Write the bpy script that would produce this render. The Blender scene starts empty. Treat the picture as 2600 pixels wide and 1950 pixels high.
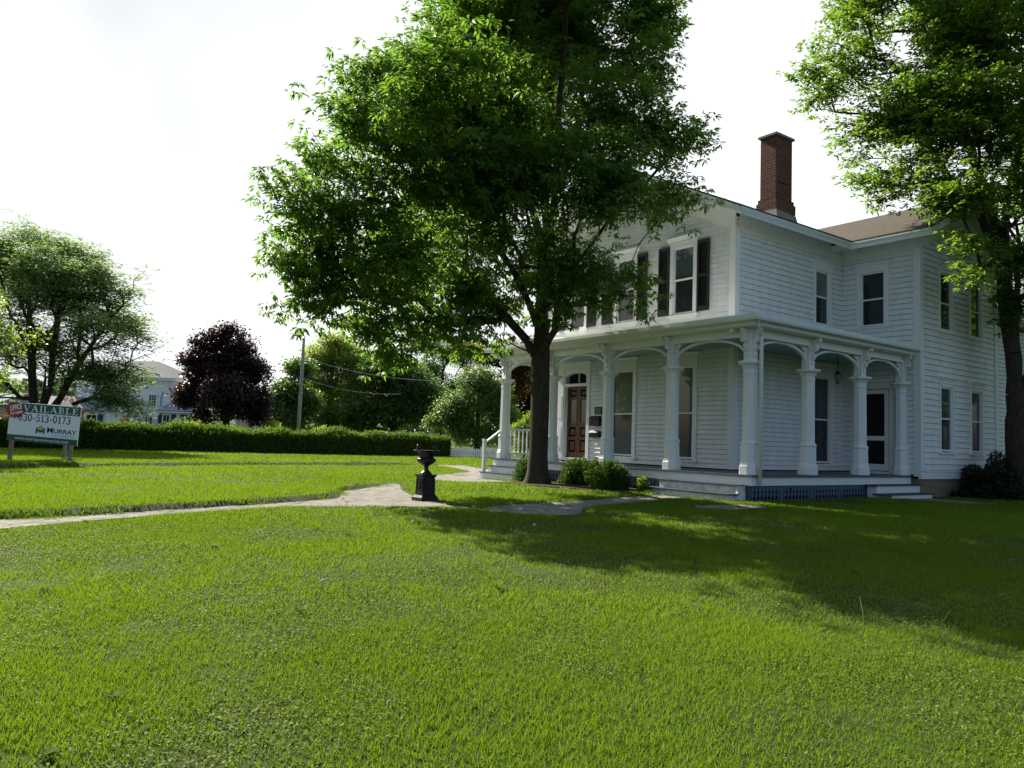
import bpy, math, random
import numpy as np
from mathutils import Matrix, Vector
random.seed(7)
RNG = np.random.default_rng(11)
SC = bpy.context.scene
COL = SC.collection
R = math.radians

# ---------------------------------------------------------------- camera, sky, sun, exposure
CAM = np.array([10.0045, -13.629, 0.5317])
YAW, PIT, ROL = R(143.4909), R(4.1984), R(1.9834)
_f = np.array([math.cos(YAW) * math.cos(PIT), math.sin(YAW) * math.cos(PIT), math.sin(PIT)])
_r = np.cross(_f, [0, 0, 1]); _r /= np.linalg.norm(_r)
_u = np.cross(_r, _f)
_R = math.cos(ROL) * _r + math.sin(ROL) * _u
_U = -math.sin(ROL) * _r + math.cos(ROL) * _u
cd = bpy.data.cameras.new('camera'); cam = bpy.data.objects.new('camera', cd); COL.objects.link(cam)
m = Matrix.Identity(4)
for i in range(3):
    m[i][0], m[i][1], m[i][2], m[i][3] = _R[i], _U[i], -_f[i], CAM[i]
cam.matrix_world = m
cd.sensor_fit = 'HORIZONTAL'; cd.sensor_width = 36.0; cd.lens = 27.12
cd.clip_start = 0.05; cd.clip_end = 4000
SC.camera = cam
FWD = np.array([_f[0], _f[1], 0.0]); FWD /= np.linalg.norm(FWD)
RGT = np.array([FWD[1], -FWD[0], 0.0])
ANG = math.atan2(RGT[1], RGT[0])          # rotation of a thing that faces the street side

SUN_A, SUN_E = R(4.5), R(37.0)             # sun stands off the house's left end, a little in front of it
SDIR = np.array([-math.cos(SUN_A) * math.cos(SUN_E), -math.sin(SUN_A) * math.cos(SUN_E), math.sin(SUN_E)])
W = bpy.data.worlds.new("World"); SC.world = W; W.use_nodes = True
nt = W.node_tree
bg = nt.nodes['Background']
sky = nt.nodes.new('ShaderNodeTexSky'); sky.sky_type = 'NISHITA'; sky.sun_disc = False
sky.sun_elevation = SUN_E
sky.sun_rotation = math.atan2(SDIR[0], SDIR[1])
sky.air_density = 1.0; sky.dust_density = 4.0; sky.ozone_density = 1.0
bg.inputs[1].default_value = 0.08
nt.links.new(sky.outputs[0], bg.inputs[0])
# a bright veil of thin cloud over the western half of the sky, breaking up towards the east
tcw = nt.nodes.new('ShaderNodeTexCoord')
def wn(t, **k):
    n = nt.nodes.new(t)
    for a, b in k.items(): setattr(n, a, b)
    return n
dot = wn('ShaderNodeVectorMath', operation='DOT_PRODUCT'); nrm_ = wn('ShaderNodeVectorMath', operation='NORMALIZE')
nt.links.new(tcw.outputs['Generated'], nrm_.inputs[0]); nt.links.new(nrm_.outputs[0], dot.inputs[0])
vd = Vector((-.80, .50, .25)).normalized(); dot.inputs[1].default_value = vd
cn = wn('ShaderNodeTexNoise'); cn.inputs['Scale'].default_value = 2.2; cn.inputs['Detail'].default_value = 5
nt.links.new(nrm_.outputs[0], cn.inputs['Vector'])
mr0 = wn('ShaderNodeMath', operation='MULTIPLY_ADD'); mr0.inputs[1].default_value = .30; nt.links.new(cn.outputs[0], mr0.inputs[0]); nt.links.new(dot.outputs['Value'], mr0.inputs[2])
mr = wn('ShaderNodeMapRange', interpolation_type='SMOOTHSTEP'); mr.inputs['From Min'].default_value = .52; mr.inputs['From Max'].default_value = .86
nt.links.new(mr0.outputs[0], mr.inputs['Value'])
veil = wn('ShaderNodeBackground'); veil.inputs[0].default_value = (.94, .97, 1.0, 1)
c2n = wn('ShaderNodeTexNoise'); c2n.inputs['Scale'].default_value = 1.7; c2n.inputs['Detail'].default_value = 4; nt.links.new(nrm_.outputs[0], c2n.inputs['Vector'])
vs_ = wn('ShaderNodeMapRange'); vs_.inputs['From Min'].default_value = .35; vs_.inputs['From Max'].default_value = .65; vs_.inputs['To Min'].default_value = .40; vs_.inputs['To Max'].default_value = .60
nt.links.new(c2n.outputs[0], vs_.inputs['Value']); nt.links.new(vs_.outputs[0], veil.inputs[1])
mxw = wn('ShaderNodeMixShader'); nt.links.new(mr.outputs[0], mxw.inputs[0]); nt.links.new(bg.outputs[0], mxw.inputs[1]); nt.links.new(veil.outputs[0], mxw.inputs[2])
nt.links.new(mxw.outputs[0], nt.nodes['World Output'].inputs[0])
sl = bpy.data.lights.new('sun', 'SUN'); sl.energy = 5.0; sl.angle = R(0.5); sl.color = (1.0, 0.93, 0.80)
so = bpy.data.objects.new('sun', sl); COL.objects.link(so)
so.rotation_euler = Vector(SDIR).to_track_quat('Z', 'Y').to_euler()
SC.view_settings.view_transform = 'Standard'; SC.view_settings.look = 'None'
SC.view_settings.exposure = 1.2; SC.view_settings.gamma = 1.0

# ---------------------------------------------------------------- materials
MATS = {}
def mat(name, col, rough=0.7, spec=0.3, noise=0.0, nscale=8.0, bump=0.0, bscale=40.0, col2=None, metal=0.0, coat=0.0, stretch=None):
    mt = bpy.data.materials.new(name); mt.use_nodes = True; MATS[name] = mt
    t = mt.node_tree; b = t.nodes['Principled BSDF']
    b.inputs['Base Color'].default_value = (*col, 1); b.inputs['Roughness'].default_value = rough
    b.inputs['Specular IOR Level'].default_value = spec; b.inputs['Metallic'].default_value = metal
    b.inputs['Coat Weight'].default_value = coat
    if noise or col2 is not None or bump:
        tc = t.nodes.new('ShaderNodeTexCoord'); mp = t.nodes.new('ShaderNodeMapping')
        t.links.new(tc.outputs['Object'], mp.inputs[0])
        if stretch: mp.inputs['Scale'].default_value = stretch
        nz = t.nodes.new('ShaderNodeTexNoise'); nz.inputs['Scale'].default_value = nscale; nz.inputs['Detail'].default_value = 6
        nz.inputs['Roughness'].default_value = 0.65
        t.links.new(mp.outputs[0], nz.inputs['Vector'])
        rp = t.nodes.new('ShaderNodeValToRGB'); rp.color_ramp.elements[0].position = 0.32; rp.color_ramp.elements[1].position = 0.68
        c2 = col2 if col2 is not None else tuple(min(1, c * (1 + noise)) for c in col)
        c1 = col if col2 is not None else tuple(c * (1 - noise) for c in col)
        rp.color_ramp.elements[0].color = (*c1, 1); rp.color_ramp.elements[1].color = (*c2, 1)
        t.links.new(nz.outputs[0], rp.inputs[0]); t.links.new(rp.outputs[0], b.inputs['Base Color'])
        if bump:
            n2 = t.nodes.new('ShaderNodeTexNoise'); n2.inputs['Scale'].default_value = bscale; n2.inputs['Detail'].default_value = 5
            t.links.new(mp.outputs[0], n2.inputs['Vector'])
            bp = t.nodes.new('ShaderNodeBump'); bp.inputs['Strength'].default_value = bump; bp.inputs['Distance'].default_value = 0.02
            t.links.new(n2.outputs[0], bp.inputs['Height']); t.links.new(bp.outputs[0], b.inputs['Normal'])
    return mt

def leafmat(name, dark, light, trans, tw=0.45, rough=0.45, spec=0.35):
    mt = bpy.data.materials.new(name); mt.use_nodes = True; MATS[name] = mt
    t = mt.node_tree; b = t.nodes['Principled BSDF']; out = t.nodes['Material Output']
    at = t.nodes.new('ShaderNodeAttribute'); at.attribute_name = 'leafvar'
    rp = t.nodes.new('ShaderNodeValToRGB'); rp.color_ramp.elements[0].color = (*dark, 1); rp.color_ramp.elements[1].color = (*light, 1)
    t.links.new(at.outputs['Fac'], rp.inputs[0]); t.links.new(rp.outputs[0], b.inputs['Base Color'])
    b.inputs['Roughness'].default_value = rough; b.inputs['Specular IOR Level'].default_value = spec
    tr = t.nodes.new('ShaderNodeBsdfTranslucent')
    r2 = t.nodes.new('ShaderNodeValToRGB'); r2.color_ramp.elements[0].color = (*[c * .7 for c in trans], 1); r2.color_ramp.elements[1].color = (*trans, 1)
    t.links.new(at.outputs['Fac'], r2.inputs[0]); t.links.new(r2.outputs[0], tr.inputs[0])
    mx = t.nodes.new('ShaderNodeMixShader'); mx.inputs[0].default_value = tw
    t.links.new(b.outputs[0], mx.inputs[1]); t.links.new(tr.outputs[0], mx.inputs[2]); t.links.new(mx.outputs[0], out.inputs[0])
    return mt

WHITE = mat('white_siding_paint', (.66, .68, .68), .55, .3, col2=(.80, .81, .81), nscale=2.6, bump=.08, bscale=60, stretch=(1.6, 1.6, .5))
TRIM = mat('white_trim_paint', (.72, .74, .74), .5, .35, col2=(.80, .81, .81), nscale=5, bump=.05, bscale=50)
WORN = mat('worn_white_paint', (.42, .41, .37), .7, .2, col2=(.78, .79, .78), nscale=7, bump=.3, bscale=40)
SHING = mat('brown_shingle', (.058, .049, .042), .9, .15, col2=(.118, .10, .083), nscale=14, bump=.6, bscale=60, stretch=(1, 1, 3))
def brickmat(name, c1, c2, mortar, scale):
    mt = bpy.data.materials.new(name); mt.use_nodes = True; MATS[name] = mt
    t = mt.node_tree; b = t.nodes['Principled BSDF']; b.inputs['Roughness'].default_value = .9; b.inputs['Specular IOR Level'].default_value = .15
    tc = t.nodes.new('ShaderNodeTexCoord'); sp = t.nodes.new('ShaderNodeSeparateXYZ'); ad = t.nodes.new('ShaderNodeMath'); ad.operation = 'ADD'
    cb = t.nodes.new('ShaderNodeCombineXYZ'); t.links.new(tc.outputs['Object'], sp.inputs[0])
    t.links.new(sp.outputs[0], ad.inputs[0]); t.links.new(sp.outputs[1], ad.inputs[1])
    t.links.new(ad.outputs[0], cb.inputs[0]); t.links.new(sp.outputs[2], cb.inputs[1])
    br = t.nodes.new('ShaderNodeTexBrick'); t.links.new(cb.outputs[0], br.inputs['Vector'])
    br.inputs['Color1'].default_value = (*c1, 1); br.inputs['Color2'].default_value = (*c2, 1); br.inputs['Mortar'].default_value = (*mortar, 1)
    br.inputs['Scale'].default_value = scale; br.inputs['Mortar Size'].default_value = .012; br.inputs['Brick Width'].default_value = .42; br.inputs['Row Height'].default_value = .15
    t.links.new(br.outputs[0], b.inputs['Base Color'])
    bp = t.nodes.new('ShaderNodeBump'); bp.inputs['Strength'].default_value = .6; bp.inputs['Distance'].default_value = .01; bp.invert = True
    t.links.new(br.outputs['Fac'], bp.inputs['Height']); t.links.new(bp.outputs[0], b.inputs['Normal'])
    return mt
BRICK = brickmat('red_brick', (.185, .083, .056), (.13, .056, .042), (.22, .165, .13), 2.0)
STONE = brickmat('tan_foundation_stone', (.26, .20, .13), (.20, .16, .11), (.22, .19, .15), 1.2)
CEMENT = mat('grey_cement', (.25, .23, .20), .9, .2, col2=(.38, .35, .31), nscale=9)
def glassmat(name, col, spec=0.5):
    m_ = mat(name, col, .03, spec); return m_
GLASS = glassmat('dark_window_glass', (.018, .022, .026), .55)
BLIND = glassmat('blind_behind_glass', (.115, .145, .13), .5)
CURT = glassmat('grey_curtain_behind_glass', (.055, .07, .075), .5)
BLACKP = mat('black_shutter_paint', (.012, .012, .016), .45, .35)
SCREEN = mat('dark_screen_mesh', (.008, .009, .012), .6, .2)
WOOD = mat('varnished_brown_door', (.070, .031, .016), .45, .3, col2=(.11, .05, .026), nscale=6, stretch=(4, 4, .5))
BLUE = mat('blue_skirt_paint', (.060, .092, .135), .6, .3, col2=(.075, .11, .155), nscale=4)
FLOORP = mat('grey_porch_floor_paint', (.065, .085, .11), .5, .3, col2=(.10, .12, .145), nscale=3, stretch=(1, 8, 1))
TREADP = mat('dark_grey_tread_paint', (.05, .065, .08), .55, .3, noise=.25, nscale=6)
CEIL = mat('pale_blue_ceiling_paint', (.30, .42, .47), .6, .25)
DARKV = mat('dark_void_board', (.012, .014, .018), .9, .1)
BLACKI = mat('black_gloss_iron', (.006, .006, .008), .32, .35, bump=.2, bscale=45)
BARK = mat('grey_brown_bark', (.035, .027, .020), .95, .1, col2=(.085, .068, .052), nscale=9, bump=1.0, bscale=22, stretch=(3, 3, .5))
BARK2 = mat('dark_bark', (.025, .020, .016), .95, .1, col2=(.055, .045, .036), nscale=9, bump=.6, bscale=20, stretch=(3, 3, .5))
MULCH = mat('dark_mulch', (.022, .015, .010), .95, .1, col2=(.085, .060, .042), nscale=22, bump=1.0, bscale=60)
POSTW = mat('weathered_grey_wood', (.16, .13, .10), .85, .15, col2=(.28, .24, .19), nscale=5, stretch=(6, 6, .6))
POLEW = mat('grey_pole_wood', (.30, .27, .24), .85, .15, col2=(.42, .39, .36), nscale=4, stretch=(5, 5, .3))
SIGNW = mat('white_sign_panel', (.84, .86, .87), .4, .4)
SIGNG = mat('dark_green_sign_paint', (.010, .085, .060), .45, .4)
NAVY = mat('navy_lettering', (.01, .012, .10), .5, .3)
RED = mat('red_sticker', (.42, .012, .025), .45, .35)
GOLD = mat('gold_logo_paint', (.62, .34, .04), .5, .3)
GREYL = mat('grey_lettering', (.33, .36, .38), .5, .3)
GOLD2 = mat('pale_gold_logo_paint', (.75, .55, .22), .5, .3)
HWALL = mat('white_clapboard', (.80, .82, .84), .6, .25, noise=.06, nscale=1.0)
HROOF = mat('grey_asphalt_roof', (.12, .125, .135), .9, .15, noise=.2, nscale=3)
HROOFL = mat('pale_grey_roof', (.22, .24, .27), .9, .15, noise=.15, nscale=3)
SHBLUE = mat('blue_shutter_paint', (.02, .035, .10), .5, .3)
BEIGE = mat('beige_siding', (.46, .38, .30), .7, .2, noise=.05)
BARN = mat('dark_red_boards', (.09, .018, .02), .8, .15, noise=.15, nscale=3)
GALV = mat('dull_grey_metal', (.22, .24, .25), .5, .4, metal=.3)
WIREM = mat('pale_cable', (.42, .42, .42), .6, .3)
BLKCABLE = mat('black_cable', (.02, .02, .02), .6, .3)
FLAGR = mat('red_flag_cloth', (.35, .03, .03), .8, .1, col2=(.6, .5, .48), nscale=9, stretch=(1, 1, 6))
STWALL = mat('grey_stone_wall', (.16, .15, .15), .9, .15, col2=(.27, .26, .25), nscale=5)
MATB = mat('brown_mat', (.10, .06, .035), .95, .1, col2=(.17, .115, .075), nscale=25)
BRASS = mat('dull_brass', (.45, .32, .12), .4, .4, metal=.8)
LAMPG = mat('clouded_lamp_glass', (.25, .27, .25), .15, .5)

# ---------------------------------------------------------------- helpers
def tag(o, label=None, cat=None, group=None, kind=None):
    if label: o['label'] = label
    if cat: o['category'] = cat
    if group: o['group'] = group
    if kind: o['kind'] = kind
    return o
def empty(name, loc, label, cat, group=None, rz=0.0):
    o = bpy.data.objects.new(name, None); COL.objects.link(o)
    o.location = loc; o.rotation_euler = (0, 0, rz); o.empty_display_size = .2
    return tag(o, label, cat, group)
def np_obj(name, V, F, mt, parent=None, loc=None, attr=None, smooth=False, rootloc=True):
    """V (n,3), F (m,k) with k constant, or list of index lists"""
    V = np.asarray(V, np.float32)
    me = bpy.data.meshes.new(name)
    if isinstance(F, np.ndarray):
        n, k = F.shape
        me.vertices.add(len(V)); me.vertices.foreach_set('co', V.ravel())
        me.loops.add(n * k); me.loops.foreach_set('vertex_index', F.astype(np.int32).ravel())
        me.polygons.add(n); me.polygons.foreach_set('loop_start', np.arange(0, n * k, k, dtype=np.int32))
        if smooth: me.polygons.foreach_set('use_smooth', np.ones(n, bool))
        me.update(calc_edges=True)
    else:
        me.from_pydata([tuple(v) for v in V.tolist()], [], F)
        if smooth: me.polygons.foreach_set('use_smooth', np.ones(len(me.polygons), bool))
    if attr is not None:
        a = me.attributes.new('leafvar', 'FLOAT', 'POINT'); a.data.foreach_set('value', np.asarray(attr, np.float32))
    if mt is not None:
        for q in (mt if isinstance(mt, (list, tuple)) else [mt]): me.materials.append(q)
    o = bpy.data.objects.new(name, me); COL.objects.link(o)
    if parent is not None: o.parent = parent
    if loc is not None: o.location = loc
    return o

class MB:
    """collects shapes in a frame (origin O, axes U along, N out, Z up) and links them as one mesh"""
    def __init__(s, O=(0, 0, 0), U=(1, 0, 0), N=(0, 1, 0), Z=(0, 0, 1)):
        s.O, s.U, s.N, s.Z = [np.array(q, float) for q in (O, U, N, Z)]
        s.v = []; s.f = []
    def pt(s, u, n, z): return s.O + s.U * u + s.N * n + s.Z * z
    def add(s, pts, faces):
        b = len(s.v); s.v += [s.pt(*p) for p in pts]; s.f += [[i + b for i in f] for f in faces]; return s
    def box(s, u0, u1, n0, n1, z0, z1):
        p = [(u0, n0, z0), (u1, n0, z0), (u1, n1, z0), (u0, n1, z0), (u0, n0, z1), (u1, n0, z1), (u1, n1, z1), (u0, n1, z1)]
        return s.add(p, [[0, 3, 2, 1], [4, 5, 6, 7], [0, 1, 5, 4], [1, 2, 6, 5], [2, 3, 7, 6], [3, 0, 4, 7]])
    def prism(s, poly, n0, n1):
        """poly in (u,z), extruded along n"""
        k = len(poly)
        p = [(a, n0, b) for a, b in poly] + [(a, n1, b) for a, b in poly]
        return s.add(p, [list(range(k))[::-1], list(range(k, 2 * k))] + [[i, (i + 1) % k, k + (i + 1) % k, k + i] for i in range(k)])
    def prism_u(s, poly, u0, u1):
        """poly in (n,z), extruded along u"""
        k = len(poly)
        p = [(u0, a, b) for a, b in poly] + [(u1, a, b) for a, b in poly]
        return s.add(p, [list(range(k)), list(range(k, 2 * k))[::-1]] + [[(i + 1) % k, i, k + i, k + (i + 1) % k] for i in range(k)])
    def quad(s, a, b, c, d): return s.add([a, b, c, d], [[0, 1, 2, 3]])
    def lathe(s, prof, seg=8, phase=0.0, c=(0, 0), mod=None):
        """prof: (radius, z)"""
        p = []; f = []
        for r, z in prof:
            for i in range(seg):
                a = phase + 2 * math.pi * i / seg
                rr = r * (mod(a, z) if mod else 1)
                p.append((c[0] + rr * math.cos(a), c[1] + rr * math.sin(a), z))
        for j in range(len(prof) - 1):
            for i in range(seg):
                k = (i + 1) % seg
                f.append([j * seg + i, j * seg + k, (j + 1) * seg + k, (j + 1) * seg + i])
        f.append(list(range(seg))[::-1]); f.append([(len(prof) - 1) * seg + i for i in range(seg)])
        return s.add(p, f)
    def tube(s, pts, r, seg=6):
        pts = [np.array(q, float) for q in pts]; rs = r if isinstance(r, (list, tuple)) else [r] * len(pts)
        p = []; f = []
        for i, q in enumerate(pts):
            d = pts[min(i + 1, len(pts) - 1)] - pts[max(i - 1, 0)]; d /= np.linalg.norm(d) + 1e-9
            a = np.cross(d, [0, 0, 1] if abs(d[2]) < .9 else [1, 0, 0]); a /= np.linalg.norm(a); b = np.cross(d, a)
            for k in range(seg):
                t = 2 * math.pi * k / seg
                p.append(tuple(q + rs[i] * (math.cos(t) * a + math.sin(t) * b)))
        for i in range(len(pts) - 1):
            for k in range(seg):
                l = (k + 1) % seg
                f.append([i * seg + k, i * seg + l, (i + 1) * seg + l, (i + 1) * seg + k])
        f.append(list(range(seg))[::-1]); f.append([(len(pts) - 1) * seg + k for k in range(seg)])
        return s.add(p, f)
    def build(s, name, mt, parent=None, root=(0, 0, 0), smooth=False):
        V = np.array(s.v) - np.array(root, float)
        return np_obj(name, V, s.f, mt, parent, smooth=smooth)

def fd(x, y): return (x - CAM[0]) * FWD[0] + (y - CAM[1]) * FWD[1]
def at(r, d, z=0.0):            # metres to the right of and ahead of where one stands on the lawn
    p = CAM + RGT * r + FWD * d; return np.array([p[0], p[1], z])

def in_poly(x, y, P):
    x = np.asarray(x); y = np.asarray(y); c = np.zeros(x.shape, bool); n = len(P)
    for i in range(n):
        x1, y1 = P[i]; x2, y2 = P[(i + 1) % n]
        if y1 == y2: continue
        k = ((y1 > y) != (y2 > y)) & (x < (x2 - x1) * (y - y1) / (y2 - y1) + x1); c ^= k
    return c
def vnoise(x, y, seed=0):
    """smooth value noise 0..1"""
    xi = np.floor(x).astype(np.int64); yi = np.floor(y).astype(np.int64); xf = x - xi; yf = y - yi
    def h(a, b):
        n = (a * 374761393 + b * 668265263 + seed * 1442695) & 0xffffffff
        n = ((n ^ (n >> 13)) * 1274126177) & 0xffffffff
        return ((n ^ (n >> 16)) & 0xffff) / 65535.0
    u = xf * xf * (3 - 2 * xf); v = yf * yf * (3 - 2 * yf)
    return (h(xi, yi) * (1 - u) + h(xi + 1, yi) * u) * (1 - v) + (h(xi, yi + 1) * (1 - u) + h(xi + 1, yi + 1) * u) * v

# ---------------------------------------------------------------- ground
PATHS = [
 [(-11.2,-16.0),(-11.6,-12.4),(-13.1,-10.2),(-15.1,-4.6),(-15.4,-2.9),(-16.6,2.8),(-18.2,2.6),(-17.0,-3.0),(-16.6,-4.8),(-14.5,-10.8),(-13.0,-12.8),(-12.6,-16.0)],
 # front walk along the lawn, then the paved wedge beside the urn
 [(-1.55,-17.0),(-1.51,-13.11),(-1.51,-12.17),(-1.55,-11.34),(-1.86,-10.0),(-2.36,-8.73),(-2.85,-7.85),(-4.42,-7.01),(-5.35,-5.99),(-6.3,-5.0),(-6.05,-4.9),(-4.2,-5.83),(-2.9,-6.3),(-1.9,-6.5),(-1.15,-6.55),(-0.49,-6.40),(-0.89,-5.73),(-0.99,-4.4),(-1.23,-3.01),(-1.48,-1.85),(-1.6,-0.85),(-0.9,-0.85),(-1.0,-1.5),(-0.6,-2.5),(-0.34,-3.85),(0.12,-4.69),(0.75,-5.36),(0.99,-5.69),(0.56,-6.38),(-0.02,-6.56),(-0.55,-6.78),(-0.97,-7.34),(-1.23,-8.03),(-1.48,-8.7),(-1.5,-9.43),(-1.27,-10.49),(-1.05,-11.42),(-0.82,-12.24),(-0.5,-13.2),(-0.4,-17.0)],
 [(0.5,-1.05),(0.35,-2.1),(0.75,-2.6),(1.15,-2.2),(1.25,-1.4),(1.0,-0.8)],
 [(-17.5,3.0),(-12.3,1.25),(-9.4,-2.3),(-7.6,-3.0),(-6.2,-2.6),(-6.2,-1.5),(-8.6,-0.95),(-10.2,0.6),(-11.6,2.4),(-17.2,4.2)],
 [(2.0,5.2),(0.7,4.7),(0.7,6.3),(2.2,6.5)],
]
BED = [(-6.4,-2.0),(-5.6,-2.45),(-4.6,-2.55),(-3.6,-2.35),(-2.7,-1.95),(-2.2,-1.5),(-2.2,-.3),(-6.4,-.3)]
LIPS = [((-1.62, -1.55, -1.55, -1.60, -1.90, -2.40, -2.95, -4.5, -5.4, -6.1), (-17, -13.11, -12.17, -11.34, -10.0, -8.73, -7.85, -7.01, -5.99, -5.0), .07),
        ((-14.4, -12.8, -14.3, -16.4, -16.8, -18.0), (-16, -12.8, -10.8, -4.8, -3.0, 2.6), .09)]
def on_path(x, y):
    c = np.zeros(np.shape(x), bool)
    for P in PATHS[:]: c |= in_poly(x, y, P)
    return c
def gz(x, y, path=True):
    x = np.asarray(x, float); y = np.asarray(y, float)
    t = np.clip((12 - fd(x, y)) / 12, 0, 1.2)
    z = -.58 - .5 * t ** 1.3
    z = z + .09 * np.exp(-((x + 4) ** 2 + (y + 1.5) ** 2) / 2.4 ** 2) + .05 * np.exp(-((x - .5) / 3) ** 2 - ((y - 3) / 5) ** 2)
    # the lawn stands a hand above the walks along their far edges
    for xs, ys, hgt in LIPS:
        xe = np.interp(y, ys, xs); q = xe - x; w_ = np.clip((y - ys[0]) / 1.5, 0, 1) * np.clip((ys[-1] - y) / 1.2, 0, 1)
        z = z + hgt * w_ * np.clip(q / .10, 0, 1) * np.exp(-np.clip(q, 0, 50) / 3.0)
    if path:
        c = sum(on_path(x + a, y + b).astype(float) for a, b in ((0, 0), (.1, 0), (-.1, 0), (0, .1), (0, -.1))) / 5
        z = z - .04 * c
    return z
def g1(x, y): return float(gz(x, y))

lawn_m = mat('lawn_soil', (.030, .038, .012), .95, .1, col2=(.045, .082, .012), nscale=2.6)
def axis(lo, hi, c0, c1, step):
    a = list(np.arange(c0, c1, step)); s = step; x = c1
    while x < hi: a.append(x); s *= 1.35; x += s
    a.append(hi); s = step; x = c0 - step; b = []
    while x > lo: b.append(x); s *= 1.35; x -= s
    b.append(lo); return np.array(b[::-1] + a)
gx = axis(-1500, 1500, -19, 12, .13); gy = axis(-1500, 1500, -17, 5, .13)
X, Y = np.meshgrid(gx, gy); V = np.stack([X, Y, gz(X, Y)], -1).reshape(-1, 3)
nx, ny = len(gx), len(gy); I = np.arange(nx * ny).reshape(ny, nx)
F = np.stack([I[:-1, :-1], I[:-1, 1:], I[1:, 1:], I[1:, :-1]], -1).reshape(-1, 4)
tag(np_obj('lawn_ground', V, F, lawn_m, smooth=True), kind='structure')
PAVE = mat('grey_tan_flagstone', (.15, .142, .12), .95, .15, col2=(.28, .265, .23), nscale=3.5, bump=.9, bscale=14)
_t = PAVE.node_tree; _b = _t.nodes['Principled BSDF']
_v = _t.nodes.new('ShaderNodeTexVoronoi'); _v.feature = 'DISTANCE_TO_EDGE'; _v.inputs['Scale'].default_value = 1.6
_tc = _t.nodes.new('ShaderNodeTexCoord'); _t.links.new(_tc.outputs['Object'], _v.inputs['Vector'])
_rp = _t.nodes.new('ShaderNodeValToRGB'); _rp.color_ramp.elements[0].position = .0; _rp.color_ramp.elements[1].position = .035
_rp.color_ramp.elements[0].color = (.35, .33, .28, 1); _rp.color_ramp.elements[1].color = (1, 1, 1, 1)
_mx = _t.nodes.new('ShaderNodeMixRGB'); _mx.blend_type = 'MULTIPLY'; _mx.inputs[0].default_value = 1
_src = _b.inputs['Base Color'].links[0].from_socket
_t.links.new(_v.outputs['Distance'], _rp.inputs[0]); _t.links.new(_src, _mx.inputs[1]); _t.links.new(_rp.outputs[0], _mx.inputs[2]); _t.links.new(_mx.outputs[0], _b.inputs['Base Color'])
def sheet(name, P, mt, dz, thick=.03, st=.25):
    """a thin sheet following the ground: grid cells whose centre lies in the outline, with snapped rim"""
    import bmesh
    bm = bmesh.new(); vs = [bm.verts.new((x, y, 0)) for x, y in P]; bm.faces.new(vs)
    bmesh.ops.triangulate(bm, faces=bm.faces[:])
    x0, x1 = min(p[0] for p in P), max(p[0] for p in P); y0, y1 = min(p[1] for p in P), max(p[1] for p in P)
    for x in np.arange(x0 + st, x1, st): bmesh.ops.bisect_plane(bm, geom=bm.verts[:] + bm.edges[:] + bm.faces[:], plane_co=(x, 0, 0), plane_no=(1, 0, 0))
    for y in np.arange(y0 + st, y1, st): bmesh.ops.bisect_plane(bm, geom=bm.verts[:] + bm.edges[:] + bm.faces[:], plane_co=(0, y, 0), plane_no=(0, 1, 0))
    for v in bm.verts: v.co.z = g1(v.co.x, v.co.y) + dz
    bmesh.ops.recalc_face_normals(bm, faces=bm.faces[:])
    for f in bm.faces:
        if f.normal.z < 0: f.normal_flip()
    me = bpy.data.meshes.new(name); bm.to_mesh(me); bm.free(); me.materials.append(mt)
    o = bpy.data.objects.new(name, me); COL.objects.link(o); return o
for i, P in enumerate(PATHS):
    if i == 0: continue          # the far walk is overgrown, only its sunken edge shows
    tag(sheet('stone_path', P, PAVE, .012 + .002 * i, st=.6), kind='structure')
tag(sheet('mulch_bed', BED, MULCH, .02, st=.5), kind='structure')

# ---------------------------------------------------------------- the house
HR = (-1.68, 1.63, -.58)
house = empty('farmhouse', HR, 'white two storey clapboard farmhouse with wraparound porch and red brick chimney', 'house')
def hb(mb, name, mt, parent=None, smooth=False): return mb.build(name, mt, parent or house, HR, smooth)

def siding(name, O, U, N, L, z0, z1, rh, openings, clip=None, mt=None):
    mb = MB(O, U, N); z = z0
    while z < z1 - 1e-4:
        t = min(z + rh, z1); zm = (z + t) / 2
        a0, a1 = (0, L) if clip is None else clip(z); b0, b1 = (0, L) if clip is None else clip(t)
        if a1 - a0 < .02: break
        segs = [(a0, a1)]
        for (u0, u1, w0, w1) in openings:
            if w0 < zm < w1:
                ns = []
                for s0, s1 in segs:
                    if u1 <= s0 or u0 >= s1: ns.append((s0, s1)); continue
                    if u0 > s0: ns.append((s0, u0))
                    if u1 < s1: ns.append((u1, s1))
                segs = ns
        for s0, s1 in segs:
            t0 = max(s0, b0) if s0 == a0 else s0; t1 = min(s1, b1) if s1 == a1 else s1
            if t1 <= t0: t0 = t1 = (s0 + s1) / 2
            w = random.uniform(-.0015, .0015)
            g_ = .0055; mb.quad((s0, .034 + w, z), (s1, .034 + w, z), (t1, .004, t - g_), (t0, .004, t - g_))
            mb.quad((s0, -.01, z), (s1, -.01, z), (s1, .034 + w, z), (s0, .034 + w, z))
        z = t
    return hb(mb, name, mt or WHITE)

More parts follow.
